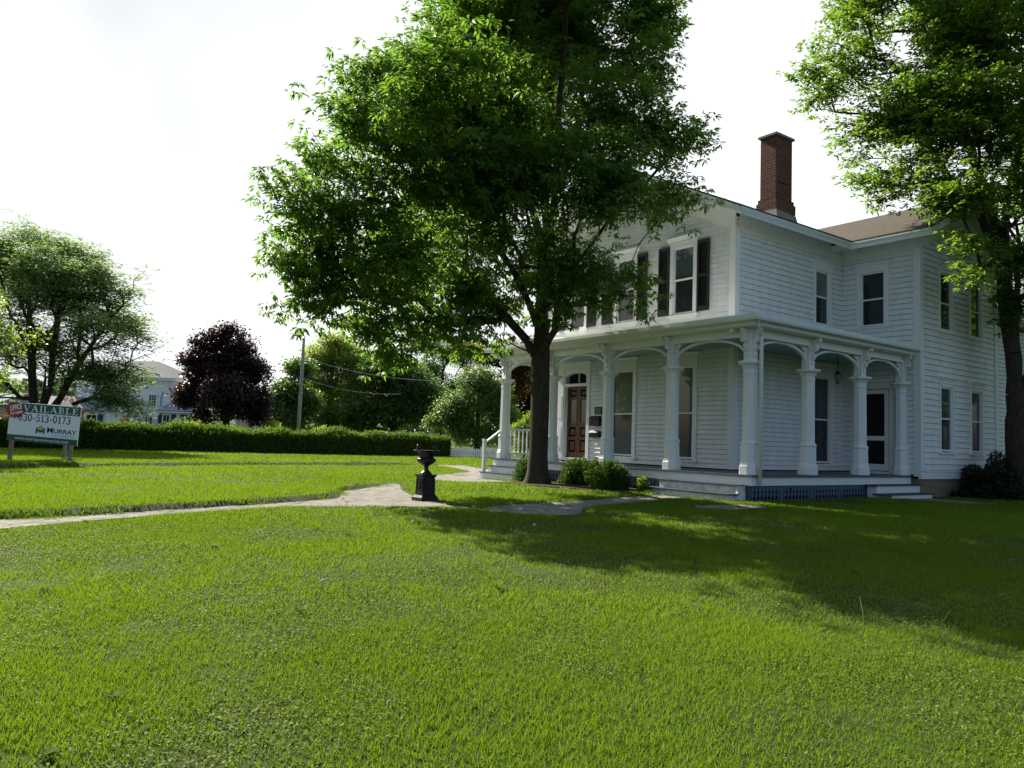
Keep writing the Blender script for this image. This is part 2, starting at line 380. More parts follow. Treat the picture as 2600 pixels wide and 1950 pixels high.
def window(O, U, N, u0, u1, z0, z1, rail=None, cas=.11, head=.13, hood='step', sill=True, shutters=None, up=GLASS, lo=GLASS, drop=.0):
    fr = MB(O, U, N); s = .045
    a0, a1, b0, b1 = u0 - s, u1 + s, z0 - s, z1 + s
    fr.box(a0 - cas, a0, -.09, .046, b0 - .02, b1 + head).box(a1, a1 + cas, -.09, .046, b0 - .02, b1 + head)
    fr.box(a0, a1, -.09, .044, b1, b1 + head)
    w = hb(fr, 'window', TRIM)
    sa = MB(O, U, N); rail = rail or (z0 + z1) / 2
    sa.box(a0 + .001, u0, -.06, .012, b0, b1 - .001).box(u1, a1 - .001, -.06, .012, b0, b1 - .001)
    sa.box(u0, u1, -.06, .011, b0, z0).box(u0, u1, -.06, .011, z1, b1 - .001).box(u0, u1, -.06, .016, rail - .02, rail + .02)
    hb(sa, 'sash', TRIM, w)
    hb(MB(O, U, N).box(u0 - .005, u1 + .005, -.045, -.028, rail + .018, z1 + .004), 'pane', up, w)
    hb(MB(O, U, N).box(u0 - .005, u1 + .005, -.05, -.034, z0 - .004, rail - .018), 'pane', lo, w)
    if sill:
        hb(MB(O, U, N).box(a0 - cas - .06, a1 + cas + .06, -.05, .085, b0 - .075, b0 - .022).box(a0 - cas, a1 + cas, 0, .035, b0 - .15, b0 - .077), 'sill', TRIM, w)
    h = MB(O, U, N); zt = b1 + head
    if hood == 'step':
        h.box(a0 - cas - .03, a1 + cas + .03, -.01, .06, zt + .002, zt + .07)
        h.prism_u([(-.01, zt + .072), (.06, zt + .072), (.08, zt + .095), (.08, zt + .12), (.115, zt + .145), (.115, zt + .165), (-.01, zt + .19)], a0 - cas - .07, a1 + cas + .07)
        hb(h, 'hood', TRIM, w)
    elif hood == 'cap':
        h.box(a0 - cas - .005, a1 + cas + .005, -.01, .05, zt + .002, zt + .03)
        h.prism_u([(-.01, zt + .032), (.05, zt + .032), (.11, zt + .075), (.11, zt + .095), (-.01, zt + .10)], a0 - cas - .06, a1 + cas + .06)
        hb(h, 'hood', TRIM, w)
    if shutters:
        for (q0, q1) in shutters:
            sh = MB(O, U, N); y0, y1 = b0 + .0, b1 + .06; n0, n1 = .028, .07; st = .05
            sh.box(q0, q0 + st, n0, n1, y0, y1).box(q1 - st, q1, n0, n1, y0, y1)
            ym = (y0 + y1) / 2
            for c, d in ((y0, .12), (ym - .04, .08), (y1 - .09, .09)): sh.box(q0 + st, q1 - st, n0, n1 - .002, c, c + d)
            for l0, l1 in ((y0 + .12, ym - .04), (ym + .04, y1 - .09)):
                z = l0
                while z < l1 - .02:
                    sh.quad((q0 + st, n1 - .006, z), (q1 - st, n1 - .006, z), (q1 - st, n0 + .006, z + .05), (q0 + st, n0 + .006, z + .05)); z += .042
            hb(sh, 'shutter', BLACKP, w)
    return w

# --- walls (F front, S side of the front wing, C wing front, G wing gable)
FO, FU, FN = (-9.0, 1.63, 0), (1, 0, 0), (0, -1, 0)
SO, SU, SN = (-1.68, 1.63, 0), (0, 1, 0), (1, 0, 0)
CO, CU, CN = (-1.68, 6.396, 0), (1, 0, 0), (0, -1, 0)
GO, GU, GN = (.43, 6.396, 0), (0, 1, 0), (1, 0, 0)
LF = 7.32
def fx(x): return x + 9.0
fw = [  # front upper windows: glass x0,x1
    (-3.575, -2.97), (-5.66, -5.06), (-7.70, -7.10)]
openF = [(fx(a) - .09, fx(b) + .09, 3.93, 5.76) for a, b in fw]
openF += [(fx(-5.76) - .09, fx(-5.02) + .09, .2, 2.62), (fx(-3.62) - .09, fx(-2.92) + .09, .2, 2.62), (fx(-7.92), fx(-6.82), .0, 2.75)]
clipF = lambda z: (0, LF) if z <= 5.9 else ((z - 5.9) / .5, LF - (z - 5.9) / .5)
siding('wall', FO, FU, FN, LF, .03, 3.2, .118, openF)
siding('wall', FO, FU, FN, LF, 3.2, 7.6, .132, openF, clipF)
openS = [(5.05 - 1.63 - .09, 5.72 - 1.63 + .09, .2, 2.56), (5.09 - 1.63 - .09, 5.655 - 1.63 + .09, 3.93, 5.45)]
siding('wall', SO, SU, SN, 4.766, .03, 3.2, .118, openS)
siding('wall', SO, SU, SN, 4.766, 3.2, 6.2, .14, openS)
openC = [(-1.085 + 1.68 - .09, -.505 + 1.68 + .09, 3.93, 5.44), (.55, 1.46, 0, 2.36)]
siding('wall', CO, CU, CN, 2.11, .03, 3.2, .135, openC)
siding('wall', CO, CU, CN, 2.11, 3.2, 6.2, .14, openC)
gw = [(1.12, 1.69), (2.91, 3.48)]
openG = [(a - .09, b + .09, .62, 2.36) for a, b in gw] + [(a - .09, b + .09, 3.84, 5.43) for a, b in gw]
LG = 4.524
clipG = lambda z: (0, LG) if z <= 5.9 else ((z - 5.9) / .5, LG - (z - 5.9) / .5)
siding('wall', GO, GU, GN, LG, .15, 7.0, .152, openG, clipG)
# left end of the front wing, its back, and the low rear wing
siding('wall', (-9.0, 15.0, 0), (0, -1, 0), (-1, 0, 0), 13.37, -.4, 6.2, .14, [])
hb(MB().box(-8.95, -1.75, 14.9, 15.0, -.5, 6.2), 'wall', WHITE)
siding('wall', (.12, 10.93, 0), (0, 1, 0), (1, 0, 0), 6.5, -.1, 4.5, .125, [])
hb(MB().box(-1.7, .1, 17.3, 17.4, -.5, 4.5), 'wall', WHITE)
# backing so that no daylight shows through the boards
hb(MB().box(-8.9, -1.80, 1.76, 14.8, -.6, 5.9).box(-1.9, .30, 6.53, 10.85, -.6, 5.9).box(-1.6, .0, 10.86, 17.2, -.6, 4.4)
   .prism([(-8.9, 5.9), (-1.80, 5.9), (-5.35, 7.68)], 1.76, 14.8), 'inner_wall', DARKV)
hb(MB((0, 0, 0), (0, 1, 0), (1, 0, 0)).prism([(6.53, 5.9), (10.8, 5.9), (8.66, 6.95)], -1.9, .30), 'inner_wall', DARKV)
# foundation and water table
hb(MB().box(-1.6, .40, 6.43, 10.9, -.75, -.08).box(-8.95, -1.7, 1.7, 14.9, -.75, -.02).box(-1.5, .08, 10.9, 17.3, -.75, -.1), 'foundation', STONE)
hb(MB(GO, GU, GN).box(-.03, LG + .03, -.03, .035, -.08, .10).prism_u([(-.01, .1), (.05, .1), (.05, .118), (-.01, .149)], -.03, LG + .03), 'water_table', TRIM)
# corner boards
def cboard(x, y, sx, sy, z0, z1, w=.13):
    mb = MB()
    mb.box(min(x, x - sx * w), max(x, x - sx * w), min(y, y + sy * .05), max(y, y + sy * .05), z0, z1)
    mb.box(min(x, x + sx * .05), max(x, x + sx * .05), min(y - sy * w, y + sy * .05), max(y - sy * w, y + sy * .05), z0, z1)
    hb(mb, 'corner_board', TRIM)
cboard(-1.68, 1.63, 1, -1, .03, 5.86); cboard(.43, 6.396, 1, -1, -.02, 5.86); cboard(-9.0, 1.63, -1, -1, .03, 5.86); cboard(.43, 10.92, 1, 1, -.02, 5.86)
# friezes under the eaves and rakes
fz = MB()
fz.box(-1.68, -1.635, 1.76, 6.35, 5.83, 6.30); hb(fz, 'frieze', TRIM)
hb(MB().box(-1.63, .42, 6.35, 6.39, 5.83, 6.30), 'frieze', TRIM)
rk = MB(FO, FU, FN)
for a, b in ((-.03, LF / 2), (LF + .03, LF / 2)):
    rk.prism([(a, 5.82), (b, 5.82 + LF / 4 + .01), (b, 6.36 + LF / 4), (a, 6.34)] if a < b else [(b, 5.82 + LF / 4 + .01), (a, 5.82), (a, 6.34), (b, 6.36 + LF / 4)], .0, .045)
hb(rk, 'frieze', TRIM)
rk = MB(GO, GU, GN)
for a, b in ((-.03, LG / 2), (LG + .03, LG / 2)):
    rk.prism([(a, 5.82), (b, 5.82 + LG / 4 + .01), (b, 6.36 + LG / 4), (a, 6.34)] if a < b else [(b, 5.82 + LG / 4 + .01), (a, 5.82), (a, 6.34), (b, 6.36 + LG / 4)], .0, .045)
hb(rk, 'frieze', TRIM)
# roofs: shingles on a white boxed eave
def gable_roof(axis_, c, half, e0, e1, zE, ov=.6):
    """axis_ 'y': ridge along y at x=c. half = eave distance from the ridge"""
    fr = MB() if axis_ == 'y' else MB((0, 0, 0), (0, 1, 0), (1, 0, 0))
    zR = zE + .5 * half
    top = MB(fr.O, fr.U, fr.N); eav = MB(fr.O, fr.U, fr.N)
    for s in (-1, 1):
        top.prism([(c, zR), (c + s * (half + .03), zE - .015), (c + s * (half + .03), zE - .05), (c, zR - .04)], e0 - .03, e1 + .03)
        eav.prism([(c, zR - .042), (c + s * half, zE - .042), (c + s * half, zE - .24), (c, zR - .24)], e0, e1)
        # crown moulding steps on the fascia
        eav.prism([(c + s * (half + .001), zE - .055), (c + s * (half + .028), zE - .055), (c + s * (half + .028), zE - .10), (c + s * (half + .001), zE - .15)], e0, e1)
    r_ = hb(top, 'roof', SHING)
    hb(eav, 'eave_trim', TRIM, r_)
    for s in (-1, 1):     # rake mouldings on both gable ends
        for e, d in ((e0, -1), (e1, 1)):
            k = MB(fr.O, fr.U, fr.N)
            k.prism([(c, zR - .05), (c + s * half, zE - .05), (c + s * half, zE - .12), (c, zR - .12)], min(e, e + d * .026) + d * .001, max(e, e + d * .026) + d * .001)
            hb(k, 'rake_moulding', TRIM, r_)
    return r_
gable_roof('y', -5.34, 4.26, 1.03, 15.5, 6.23)
gable_roof('x', 8.66, 2.86, -5.0, 1.03, 6.23)
hb(MB((0, 0, 0), (0, 1, 0), (1, 0, 0)).prism([(10.7, 4.86), (18, 4.86), (18, 4.62), (10.7, 4.62)], -2.4, .62), 'rear_roof', TRIM)
hb(MB((0, 0, 0), (0, 1, 0), (1, 0, 0)).prism([(10.7, 4.90), (18, 4.90), (18, 4.863), (10.7, 4.863)], -2.4, .66), 'rear_roof', SHING)
# chimney
ch = hb(MB().box(-2.22, -1.75, 3.35, 4.06, 6.2, 8.72).box(-2.26, -1.71, 3.31, 4.10, 6.95, 7.06).box(-2.29, -1.68, 3.28, 4.13, 6.70, 6.95).box(-2.27, -1.73, 3.45, 3.9, 7.49, 7.55), 'chimney', BRICK)
hb(MB().box(-2.27, -1.70, 3.30, 4.11, 8.722, 8.78), 'chimney_cap', CEMENT, ch)
hb(MB().add([(-2.34, 3.22, 6.25), (-1.58, 3.22, 6.25), (-1.58, 4.2, 6.25), (-2.34, 4.2, 6.25), (-2.285, 3.275, 6.74), (-1.675, 3.275, 6.72), (-1.675, 4.135, 6.68), (-2.285, 4.135, 6.72)],
            [[0, 1, 5, 4], [1, 2, 6, 5], [2, 3, 7, 6], [3, 0, 4, 7]]), 'flashing', CEMENT, ch)
# --- windows
shx = [[(-4.11, -3.745), (-2.79, -2.42)], [(-6.28, -5.88), (-4.90, -4.54)], [(-8.28, -7.91), (-6.93, -6.56)]]
ups = [CURT, CURT, BLIND]
for (a, b), sh, um in zip(fw, shx, ups):
    window(FO, FU, FN, fx(a), fx(b), 4.0, 5.68, 4.86, cas=.10, head=.10, shutters=[(fx(p), fx(q)) for p, q in sh], up=um)
window(FO, FU, FN, fx(-5.76), fx(-5.02), .27, 2.54, 1.38, cas=.12, head=.26, hood='cap', up=BLIND, lo=CURT)
window(FO, FU, FN, fx(-3.62), fx(-2.92), .27, 2.54, 1.38, cas=.12, head=.26, hood='cap', up=BLIND, lo=CURT)
window(SO, SU, SN, 5.05 - 1.63, 5.72 - 1.63, .27, 2.48, 1.38, cas=.12, head=.26, hood='cap', up=CURT)
window(SO, SU, SN, 5.09 - 1.63, 5.655 - 1.63, 3.99, 5.37, 4.70, cas=.10, head=.10, up=BLIND)
window(CO, CU, CN, -1.085 + 1.68, -.505 + 1.68, 3.99, 5.37, 4.67, cas=.11, head=.10)
for i, (a, b) in enumerate(gw):
    window(GO, GU, GN, a, b, .69, 2.30, 1.50, cas=.07, head=.09, up=CURT)
    window(GO, GU, GN, a, b, 3.90, 5.36, 4.58, cas=.07, head=.09)
# --- front door: two brown leaves under an arched fanlight
dr = MB(FO, FU, FN)
c0, c1 = fx(-8.18), fx(-6.72)
dr.box(c0, fx(-7.90), -.02, .05, .03, 2.90).box(fx(-6.84), c1, -.02, .05, .03, 2.90)
dr.box(fx(-7.90), fx(-6.84), -.2, .03, 2.22, 2.30)
arc = [(fx(-7.37) + .47 * math.cos(t), 2.50 + .12 * math.sin(t)) for t in np.linspace(math.pi, 0, 13)]
for (p, q) in zip(arc[:-1], arc[1:]): dr.prism([p, q, (q[0], 2.78), (p[0], 2.78)], -.2, .028)
dr.box(fx(-7.90), fx(-7.84), -.2, .028, 2.30, 2.78).box(fx(-6.90), fx(-6.84), -.2, .028, 2.30, 2.78)
dr.box(fx(-7.90), fx(-6.84), -.02, .045, 2.782, 2.90).box(c0 - .06, c1 + .06, -.01, .12, 2.902, 2.955)
for zz in (.3, 1.25): dr.box(fx(-8.11), fx(-7.97), .05, .058, zz, zz + .7)
dr.box(fx(-7.9), fx(-7.86), -.2, .02, .05, 2.22).box(fx(-6.88), fx(-6.84), -.2, .02, .05, 2.22).box(fx(-7.9), fx(-6.84), -.2, .09, .0, .09)
fd_ = hb(dr, 'front_door', TRIM)
for a, b in ((-7.86, -7.375), (-7.365, -6.88)):
    lf = MB(FO, FU, FN); a, b = fx(a), fx(b); n0, n1 = -.16, -.10
    lf.box(a, a + .09, n0, n1, .1, 2.21).box(b - .09, b, n0, n1, .1, 2.21)
    for z0, z1 in ((.1, .26), (.62, .72), (1.0, 1.12), (1.82, 1.92), (2.12, 2.21)): lf.box(a + .09, b - .09, n0, n1 - .002, z0, z1)
    for z0, z1 in ((.26, .62), (.72, 1.0), (1.92, 2.12)):
        lf.box(a + .09, b - .09, n0, n1 - .03, z0, z1).box(a + .14, b - .14, n1 - .03, n1 - .012, z0 + .05, z1 - .05)
    l_ = hb(lf, 'door_leaf', WOOD, fd_)
hb(MB(FO, FU, FN).box(fx(-7.77), fx(-7.465), -.14, -.125, 1.12, 1.82).box(fx(-7.275), fx(-6.97), -.14, -.125, 1.12, 1.82), 'door_glass', CURT, fd_)
hb(MB(FO, FU, FN).lathe([(.028, 0), (.03, .02), (.02, .03)], 10, c=(fx(-7.33), -.085)), 'door_knob', BRASS, fd_)
fl = MB(FO, FU, FN).box(fx(-7.84), fx(-6.90), -.15, -.14, 2.30, 2.64); hb(fl, 'fanlight', GLASS, fd_)
hb(MB(FO, FU, FN).box(fx(-7.385), fx(-7.355), -.139, -.10, 2.30, 2.62), 'glazing_bar', TRIM, fd_)
hb(MB().box(-9.0, -1.72, 1.80, 1.81, 0, 3), 'inner_wall', DARKV)
# --- screen door on the wing front
dx = lambda x: x + 1.68
sd = MB(CO, CU, CN)
sd.box(dx(-1.22), dx(-1.10), -.03, .05, .03, 2.42).box(dx(-.34), dx(-.21), -.03, .05, .03, 2.42).box(dx(-1.10), dx(-.34), -.03, .048, 2.24, 2.42).box(dx(-1.26), dx(-.17), -.01, .10, 2.422, 2.48)
sd.box(dx(-1.22), dx(-.21), -.03, .10, -.0, .06)
sdo = hb(sd, 'screen_door', TRIM)
s2 = MB(CO, CU, CN)
s2.box(dx(-1.09), dx(-1.0), -.01, .03, .08, 2.22).box(dx(-.47), dx(-.36), -.01, .03, .08, 2.22)
for z0, z1 in ((.08, .25), (.87, .99), (2.11, 2.22)): s2.box(dx(-1.0), dx(-.47), -.01, .028, z0, z1)
hb(s2, 'door_frame', TRIM, sdo)
hb(MB(CO, CU, CN).box(dx(-1.0), dx(-.47), 0, .01, .25, .87).box(dx(-1.0), dx(-.47), 0, .01, .99, 2.11), 'screen', SCREEN, sdo)
hb(MB(CO, CU, CN).box(dx(-.99), dx(-.96), .03, .06, 1.0, 1.12), 'handle', GALV, sdo)
# ---------------------------------------------------------------- porch
PX = [0, -2.13, -4.27, -6.49, -8.70]; PY = [0, 2.11, 4.31, 6.34]
pf = MB()
pf.box(-8.98, .26, -.26, 1.62, -.045, 0.0).box(-1.67, .26, 1.62, 6.39, -.045, 0.0); hb(pf, 'porch_floor', FLOORP)
hb(MB().box(-8.95, .215, -.215, -.18, -.22, -.047).box(.18, .215, -.18, 6.38, -.22, -.047).box(-8.95, -8.915, -.18, 1.6, -.22, -.047), 'porch_fascia', TRIM)
hb(MB().box(-8.9, .13, -.10, -.06, -.62, -.225).box(.06, .10, -.06, 6.35, -.62, -.225).box(-8.9, -8.86, -.06, 1.6, -.62, -.225), 'skirt_backing', DARKV)
def skirt(O, U, N, L):
    mb = MB(O, U, N)
    mb.box(0, L, -.03, .0, -.27, -.224).box(0, L, -.035, .005, -.66, -.545)
    n = int(L / .125); w = L / n
    for i in range(n):
        u = i * w; e = .006; g = .045
        prof = [(-.272, e), (-.33, e), (-.345, g * .7), (-.37, g * .9), (-.39, g * .35), (-.44, g * .35), (-.465, g), (-.50, g * 1.1), (-.525, g * .5), (-.548, e)]
        if i % 9 == 8: prof = [(-.272, 0), (-.548, 0)]
        poly = [(u + b, a) for a, b in prof] + [(u + w - b, a) for a, b in prof[::-1]]
        mb.prism(poly, -.025, -.004)
    return hb(mb, 'porch_skirt', BLUE)
skirt((-8.9, -.19, 0), (1, 0, 0), (0, -1, 0), 9.08)
skirt((.19, -.19, 0), (0, 1, 0), (1, 0, 0), 6.5)

def scroll(px, py, dx_, dy_, s=1.0):
    """sawn scroll bracket standing out from the post in direction (dx_,dy_)"""
    mb = MB((px, py, 0), (dx_, dy_, 0), (-dy_, dx_, 0))
    o = .085
    prof = [(o, 2.42), (o + .05, 2.50), (o + .035, 2.56), (o + .085 * s, 2.62), (o + .095 * s, 2.68), (o + .05, 2.71), (o + .06, 2.75), (o + .14 * s, 2.77), (o + .165 * s, 2.83), (o + .14 * s, 2.89), (o + .11 * s, 2.90), (o + .15 * s, 2.96), (o + .21 * s, 3.04), (o, 3.04)]
    mb.prism(prof, -.045, .045)
    return mb
def post(x, y, outs, half=False):
    mb = MB()
    ph = math.pi / 8; k = 1 / math.cos(ph)
    mb.lathe([(.205 * k, 0.001), (.205 * k, .17), (.195 * k, .19), (.185 * k, .24), (.172 * k, .25), (.168 * k, .62), (.18 * k, .64), (.18 * k, .67), (.165 * k, .685), (.143 * k, .72), (.135 * k, 2.10), (.148 * k, 2.11), (.148 * k, 2.13), (.137 * k, 2.135), (.137 * k, 2.21), (.155 * k, 2.225), (.165 * k, 2.26), (.21 * k, 2.30), (.245 * k, 2.325), (.245 * k, 2.365), (.12 * k, 2.37)], 8, ph, (x, y))
    mb.box(x - .10, x + .10, y - .10, y + .10, 2.368, 2.90)
    p = hb(mb, 'porch_post', TRIM)
    for dx_, dy_ in outs:
        b = scroll(x, y, dx_, dy_); hb(b, 'scroll_bracket', TRIM, p)
    return p
for i, x in enumerate(PX):
    post(x, 0, [(0, -1), (1, 0)] if i == 0 else ([(0, -1), (-1, 0)] if i == 4 else [(0, -1)]))
for y in PY[1:]: post(0, y if y < 6.3 else 6.30, [(1, 0)])
hb(MB().lathe([(.03, 0), (.03, .01)], 8, c=(0, 0)), 'knot_hole', DARKV).matrix_local = Matrix.Translation((.128 + 1.68, 2.02 - 1.63, 1.42 + .58)) @ Matrix.Rotation(R(90), 4, 'Y')
# beams, arches, cornice
hb(MB().box(-8.82, .10, -.10, .10, 2.90, 3.14).box(-.10, .10, .10, 6.38, 2.90, 3.14).box(-8.80, -8.60, .10, 1.6, 2.90, 3.14)
   .box(-8.83, .112, -.112, -.10, 2.885, 2.935).box(.10, .112, -.10, 6.38, 2.885, 2.935), 'porch_beam', TRIM)
def arch(O, U, N, L):
    mb = MB(O, U, N); a0, a1 = .10, L - .10; c = L / 2; a = (a1 - a0) / 2; n = 22
    inn = []; out = []
    for t in np.linspace(math.pi, 0, n):
        inn.append((c + (a - .005) * math.cos(t), 2.42 + .43 * max(0, math.sin(t)) ** .85))
        out.append(None)
    for i in range(n):
        d = np.array(inn[min(i + 1, n - 1)]) - np.array(inn[max(i - 1, 0)]); d /= np.linalg.norm(d)
        out[i] = (min(max(inn[i][0] - d[1] * .05, a0), a1), min(2.899, inn[i][1] + d[0] * .05))
    for i in range(n - 1):
        mb.prism([inn[i], inn[i + 1], out[i + 1], out[i]], -.035, .035)
    for s in (0, 1):
        b = [(a0, 2.52), (a0 + .05, 2.60), (a0 + .03, 2.66), (a0 + .09, 2.72), (a0 + .05, 2.77), (a0 + .13, 2.81), (a0 + .16, 2.86), (a0 + .12, 2.899), (a0, 2.899)]
        if s: b = [(L - p, q) for p, q in b][::-1]
        mb.prism(b, -.025, .025)
    return hb(mb, 'porch_arch', TRIM)
for i in range(4): arch((PX[i + 1], 0, 0), (1, 0, 0), (0, -1, 0), PX[i] - PX[i + 1])
for i in range(3): arch((0, PY[i], 0), (0, 1, 0), (1, 0, 0), (PY[i + 1] if i < 2 else 6.30) - PY[i])
arch((-8.7, 0, 0), (0, 1, 0), (-1, 0, 0), 1.55)
hb(MB().box(-8.6, -.1, .1, 1.6, 2.965, 2.985).box(-1.66, -.1, 1.6, 6.36, 2.965, 2.985), 'porch_ceiling', CEIL)
pr = MB()
pr.add([(-9.1, -.40, 3.285), (.40, -.40, 3.285), (.40, 6.392, 3.285), (-1.68, 6.392, 3.56), (-1.68, 1.63, 3.56), (-9.1, 1.63, 3.56)], [[0, 1, 4, 5], [1, 2, 3, 4]])
r_ = hb(pr, 'porch_roof', TRIM)
def cornice(prof, O, U, N, L0, L1, m0, m1):
    """profile (n,z) swept along u with mitred ends: u shifts by m*n"""
    mb = MB(O, U, N); k = len(prof)
    p = [(L0 + m0 * a, a, b) for a, b in prof] + [(L1 + m1 * a, a, b) for a, b in prof]
    mb.add(p, [[i, (i + 1) % k, k + (i + 1) % k, k + i] for i in range(k)] + [list(range(k)), list(range(k, 2 * k))])
    return mb
cp = [(0, 3.06), (.22, 3.065), (.25, 3.09), (.25, 3.14), (.29, 3.165), (.30, 3.20), (.325, 3.235), (.325, 3.282), (0, 3.282)]
c1_ = cornice(cp, (0, -.10, 0), (1, 0, 0), (0, -1, 0), -8.82, .10, -1, 1)
c2_ = cornice(cp, (.10, 0, 0), (0, 1, 0), (1, 0, 0), -.10, 6.39, -1, 0)
hb(c1_, 'cornice', TRIM, r_); hb(c2_, 'cornice', TRIM, r_)
gp = [(.31, 3.15), (.39, 3.17), (.405, 3.215), (.405, 3.29), (.385, 3.29), (.38, 3.215), (.326, 3.20), (.31, 3.20)]
hb(cornice(gp, (0, -.10, 0), (1, 0, 0), (0, -1, 0), -8.82, .10, -1, 1), 'gutter', TRIM, r_)
hb(cornice(gp, (.10, 0, 0), (0, 1, 0), (1, 0, 0), -.10, 6.39, -1, 0), 'gutter', TRIM, r_)
mo = MB()
for x in PX[0:5]:
    for d in ((-.16,) if x < 0 else (-.28,)): mo.box(x + d - .045, x + d + .045, -.30, -.112, 2.98, 3.06)
for y in PY[1:]: mo.box(.112, .30, y - .02 if y < 6 else 6.2, (y + .07) if y < 6 else 6.29, 2.98, 3.06)
hb(mo, 'cornice_block', TRIM)
# end railing beside the far corner post
rl = MB((-8.70, 0, 0), (0, 1, 0), (-1, 0, 0))
rl.box(.15, 1.58, -.03, .03, .84, .90).box(.15, 1.58, -.025, .025, .12, .17)
ra = hb(rl, 'railing', TRIM)
for i in range(9):
    u = .24 + i * .155
    hb(MB().lathe([(.018, .17), (.028, .2), (.018, .26), (.026, .5), (.018, .76), (.028, .81), (.018, .84)], 8, 0, (-8.70, u)), 'baluster', TRIM, ra)
# far front steps with newel and handrail
st = hb(MB().box(-8.75, -6.6, -.50, -.265, -.62, -.235).box(-8.75, -6.6, -.80, -.50, -.62, -.425), 'porch_steps', TRIM)
hb(MB().box(-8.77, -6.58, -.53, -.262, -.233, -.205).box(-8.77, -6.58, -.83, -.503, -.423, -.395), 'tread', TREADP, st)
hr = hb(MB().box(-8.80, -8.71, -.72, -.63, -.394, .50).box(-8.81, -8.70, -.73, -.62, .50, .56), 'newel_post', TRIM)
hb(MB((-8.755, 0, 0), (0, 1, 0), (-1, 0, 0)).prism([(-.64, .42), (-.12, .78), (-.12, .84), (-.64, .48)], -.03, .03), 'handrail', TRIM, hr)
# corner steps (peeling) and right side steps
st = hb(MB().box(-2.1, .0, -.42, -.218, -.60, -.245).box(-2.12, .02, -.70, -.42, -.60, -.425), 'porch_steps', WORN)
hb(MB().box(-2.15, .05, -.47, -.218, -.243, -.212).box(-2.28, .07, -.76, -.423, -.423, -.392), 'tread', TREADP, st)
hb(MB((.02, 0, 0), (0, 1, 0), (1, 0, 0)).prism([(-.22, -.23), (-.20, -.58), (-.55, -.62), (-.70, -.60), (-.66, -.5), (-.48, -.44), (-.44, -.23)], .0, .05), 'stringer', WORN, st)
st = hb(MB().box(.22, .44, 4.25, 6.36, -.62, -.245).box(.44, .72, 4.45, 6.40, -.62, -.445), 'porch_steps', TRIM)
hb(MB().box(.218, .48, 4.15, 6.42, -.243, -.212).box(.443, .76, 4.05, 6.44, -.443, -.412), 'tread', TREADP, st)
hb(MB((0, 4.0, 0), (1, 0, 0), (0, -1, 0)).box(.22, .46, -.45, -.26, -.60, -.25), 'stringer', TRIM, st)
# downspout
dsp = MB(); dsp.tube([(.40, -.30, 3.16), (.39, -.28, 3.02), (.30, -.08, 2.92), (.28, -.02, 2.84), (.28, -.02, -.2)], .042, 10).tube([(.28, -.02, 2.84), (.28, -.02, 2.80)], .048, 10)
hb(dsp, 'downspout', TRIM, smooth=True)
# ---------------------------------------------------------------- things on and around the porch
def sroot(name, loc, label, cat, group=None, rz=0): return empty(name, tuple(float(q) for q in loc), label, cat, group, rz)
mb_loc = (-6.42, 1.60, 1.04)
for z0, z1, lb in ((1.04, 1.31, 'black wall mailbox with its lid ajar, the upper of two beside the brown doors'), (.71, .90, 'black wall mailbox with a pale lid, the lower of two beside the brown doors')):
    r_ = sroot('mailbox', (-6.41, 1.60, z0), lb, 'mailbox', 'mailboxes beside the front doors')
    h = z1 - z0
    b = MB((0, 0, 0), (1, 0, 0), (0, -1, 0)); b.box(-.20, .20, 0, .10, 0, h * .62).prism_u([(0, h * .62), (.10, h * .62), (.02, h)], -.20, .20); b.build('box', BLACKI, r_)
    l_ = MB((0, 0, 0), (1, 0, 0), (0, -1, 0)); l_.prism_u([(.02, h * 1.0), (.14, h * .66), (.15, h * .69), (.02, h * 1.06)], -.215, .215); l_.build('lid', BLACKI if z0 > 1 else GALV, r_)
r_ = sroot('wall_plaque', (-6.33, 1.60, 1.37), 'small dark framed notice plaque on the wall above the two mailboxes', 'plaque')
MB((0, 0, 0), (1, 0, 0), (0, -1, 0)).box(-.16, .16, 0, .02, 0, .22).build('frame', BLACKP, r_)
MB((0, 0, 0), (1, 0, 0), (0, -1, 0)).box(-.135, .135, .019, .024, .02, .20).build('notice', mat('dim_notice_board', (.06, .05, .05), .5, .3), r_)
for k in range(3): MB((0, 0, 0), (1, 0, 0), (0, -1, 0)).box(-.09, .09, .0245, .026, .05 + k * .05, .06 + k * .05).build('text_line', GREYL, r_)
V_, F_ = [], []
mv = MB(); nx_ = 14; ny_ = 8
for j in range(ny_ + 1):
    for i in range(nx_ + 1):
        x = i / nx_ * .85; y = j / ny_ * .45
        z = .015 + .035 * max(0, math.sin(x * 16 + y * 5)) * (x > .2) * (1 if y < .35 else .4)
        V_.append((x - .42, y - .22, z))
for j in range(ny_):
    for i in range(nx_): a = j * (nx_ + 1) + i; F_.append([a, a + 1, a + nx_ + 2, a + nx_ + 1])
o = np_obj('doormat', V_, F_, MATB, None, (-6.95, 1.0, .002), smooth=True); tag(o, 'rumpled brown doormat on the porch floor before the brown doors', 'doormat')
sol = o.modifiers.new('t', 'SOLIDIFY'); sol.thickness = .012
# hanging lantern
r_ = sroot('porch_lantern', (-.75, 4.6, 2.26), 'small black glazed lantern hanging from the porch ceiling on the right side', 'lantern')
MB().lathe([(.05, .0), (.055, .02), (.03, .025)], 6).lathe([(.085, .23), (.06, .27), (.02, .31), (.012, .34)], 6).build('lantern_cage', BLACKI, r_)
for i in range(6):
    a = i * math.pi / 3; MB().tube([(.05 * math.cos(a), .05 * math.sin(a), .02), (.082 * math.cos(a), .082 * math.sin(a), .235)], .006, 4).build('bar', BLACKI, r_)
MB().lathe([(.042, .026), (.072, .225)], 6).build('glass', LAMPG, r_)
MB().tube([(0, 0, .33), (0, 0, .70)], .009, 5).build('chain', BLACKI, r_)
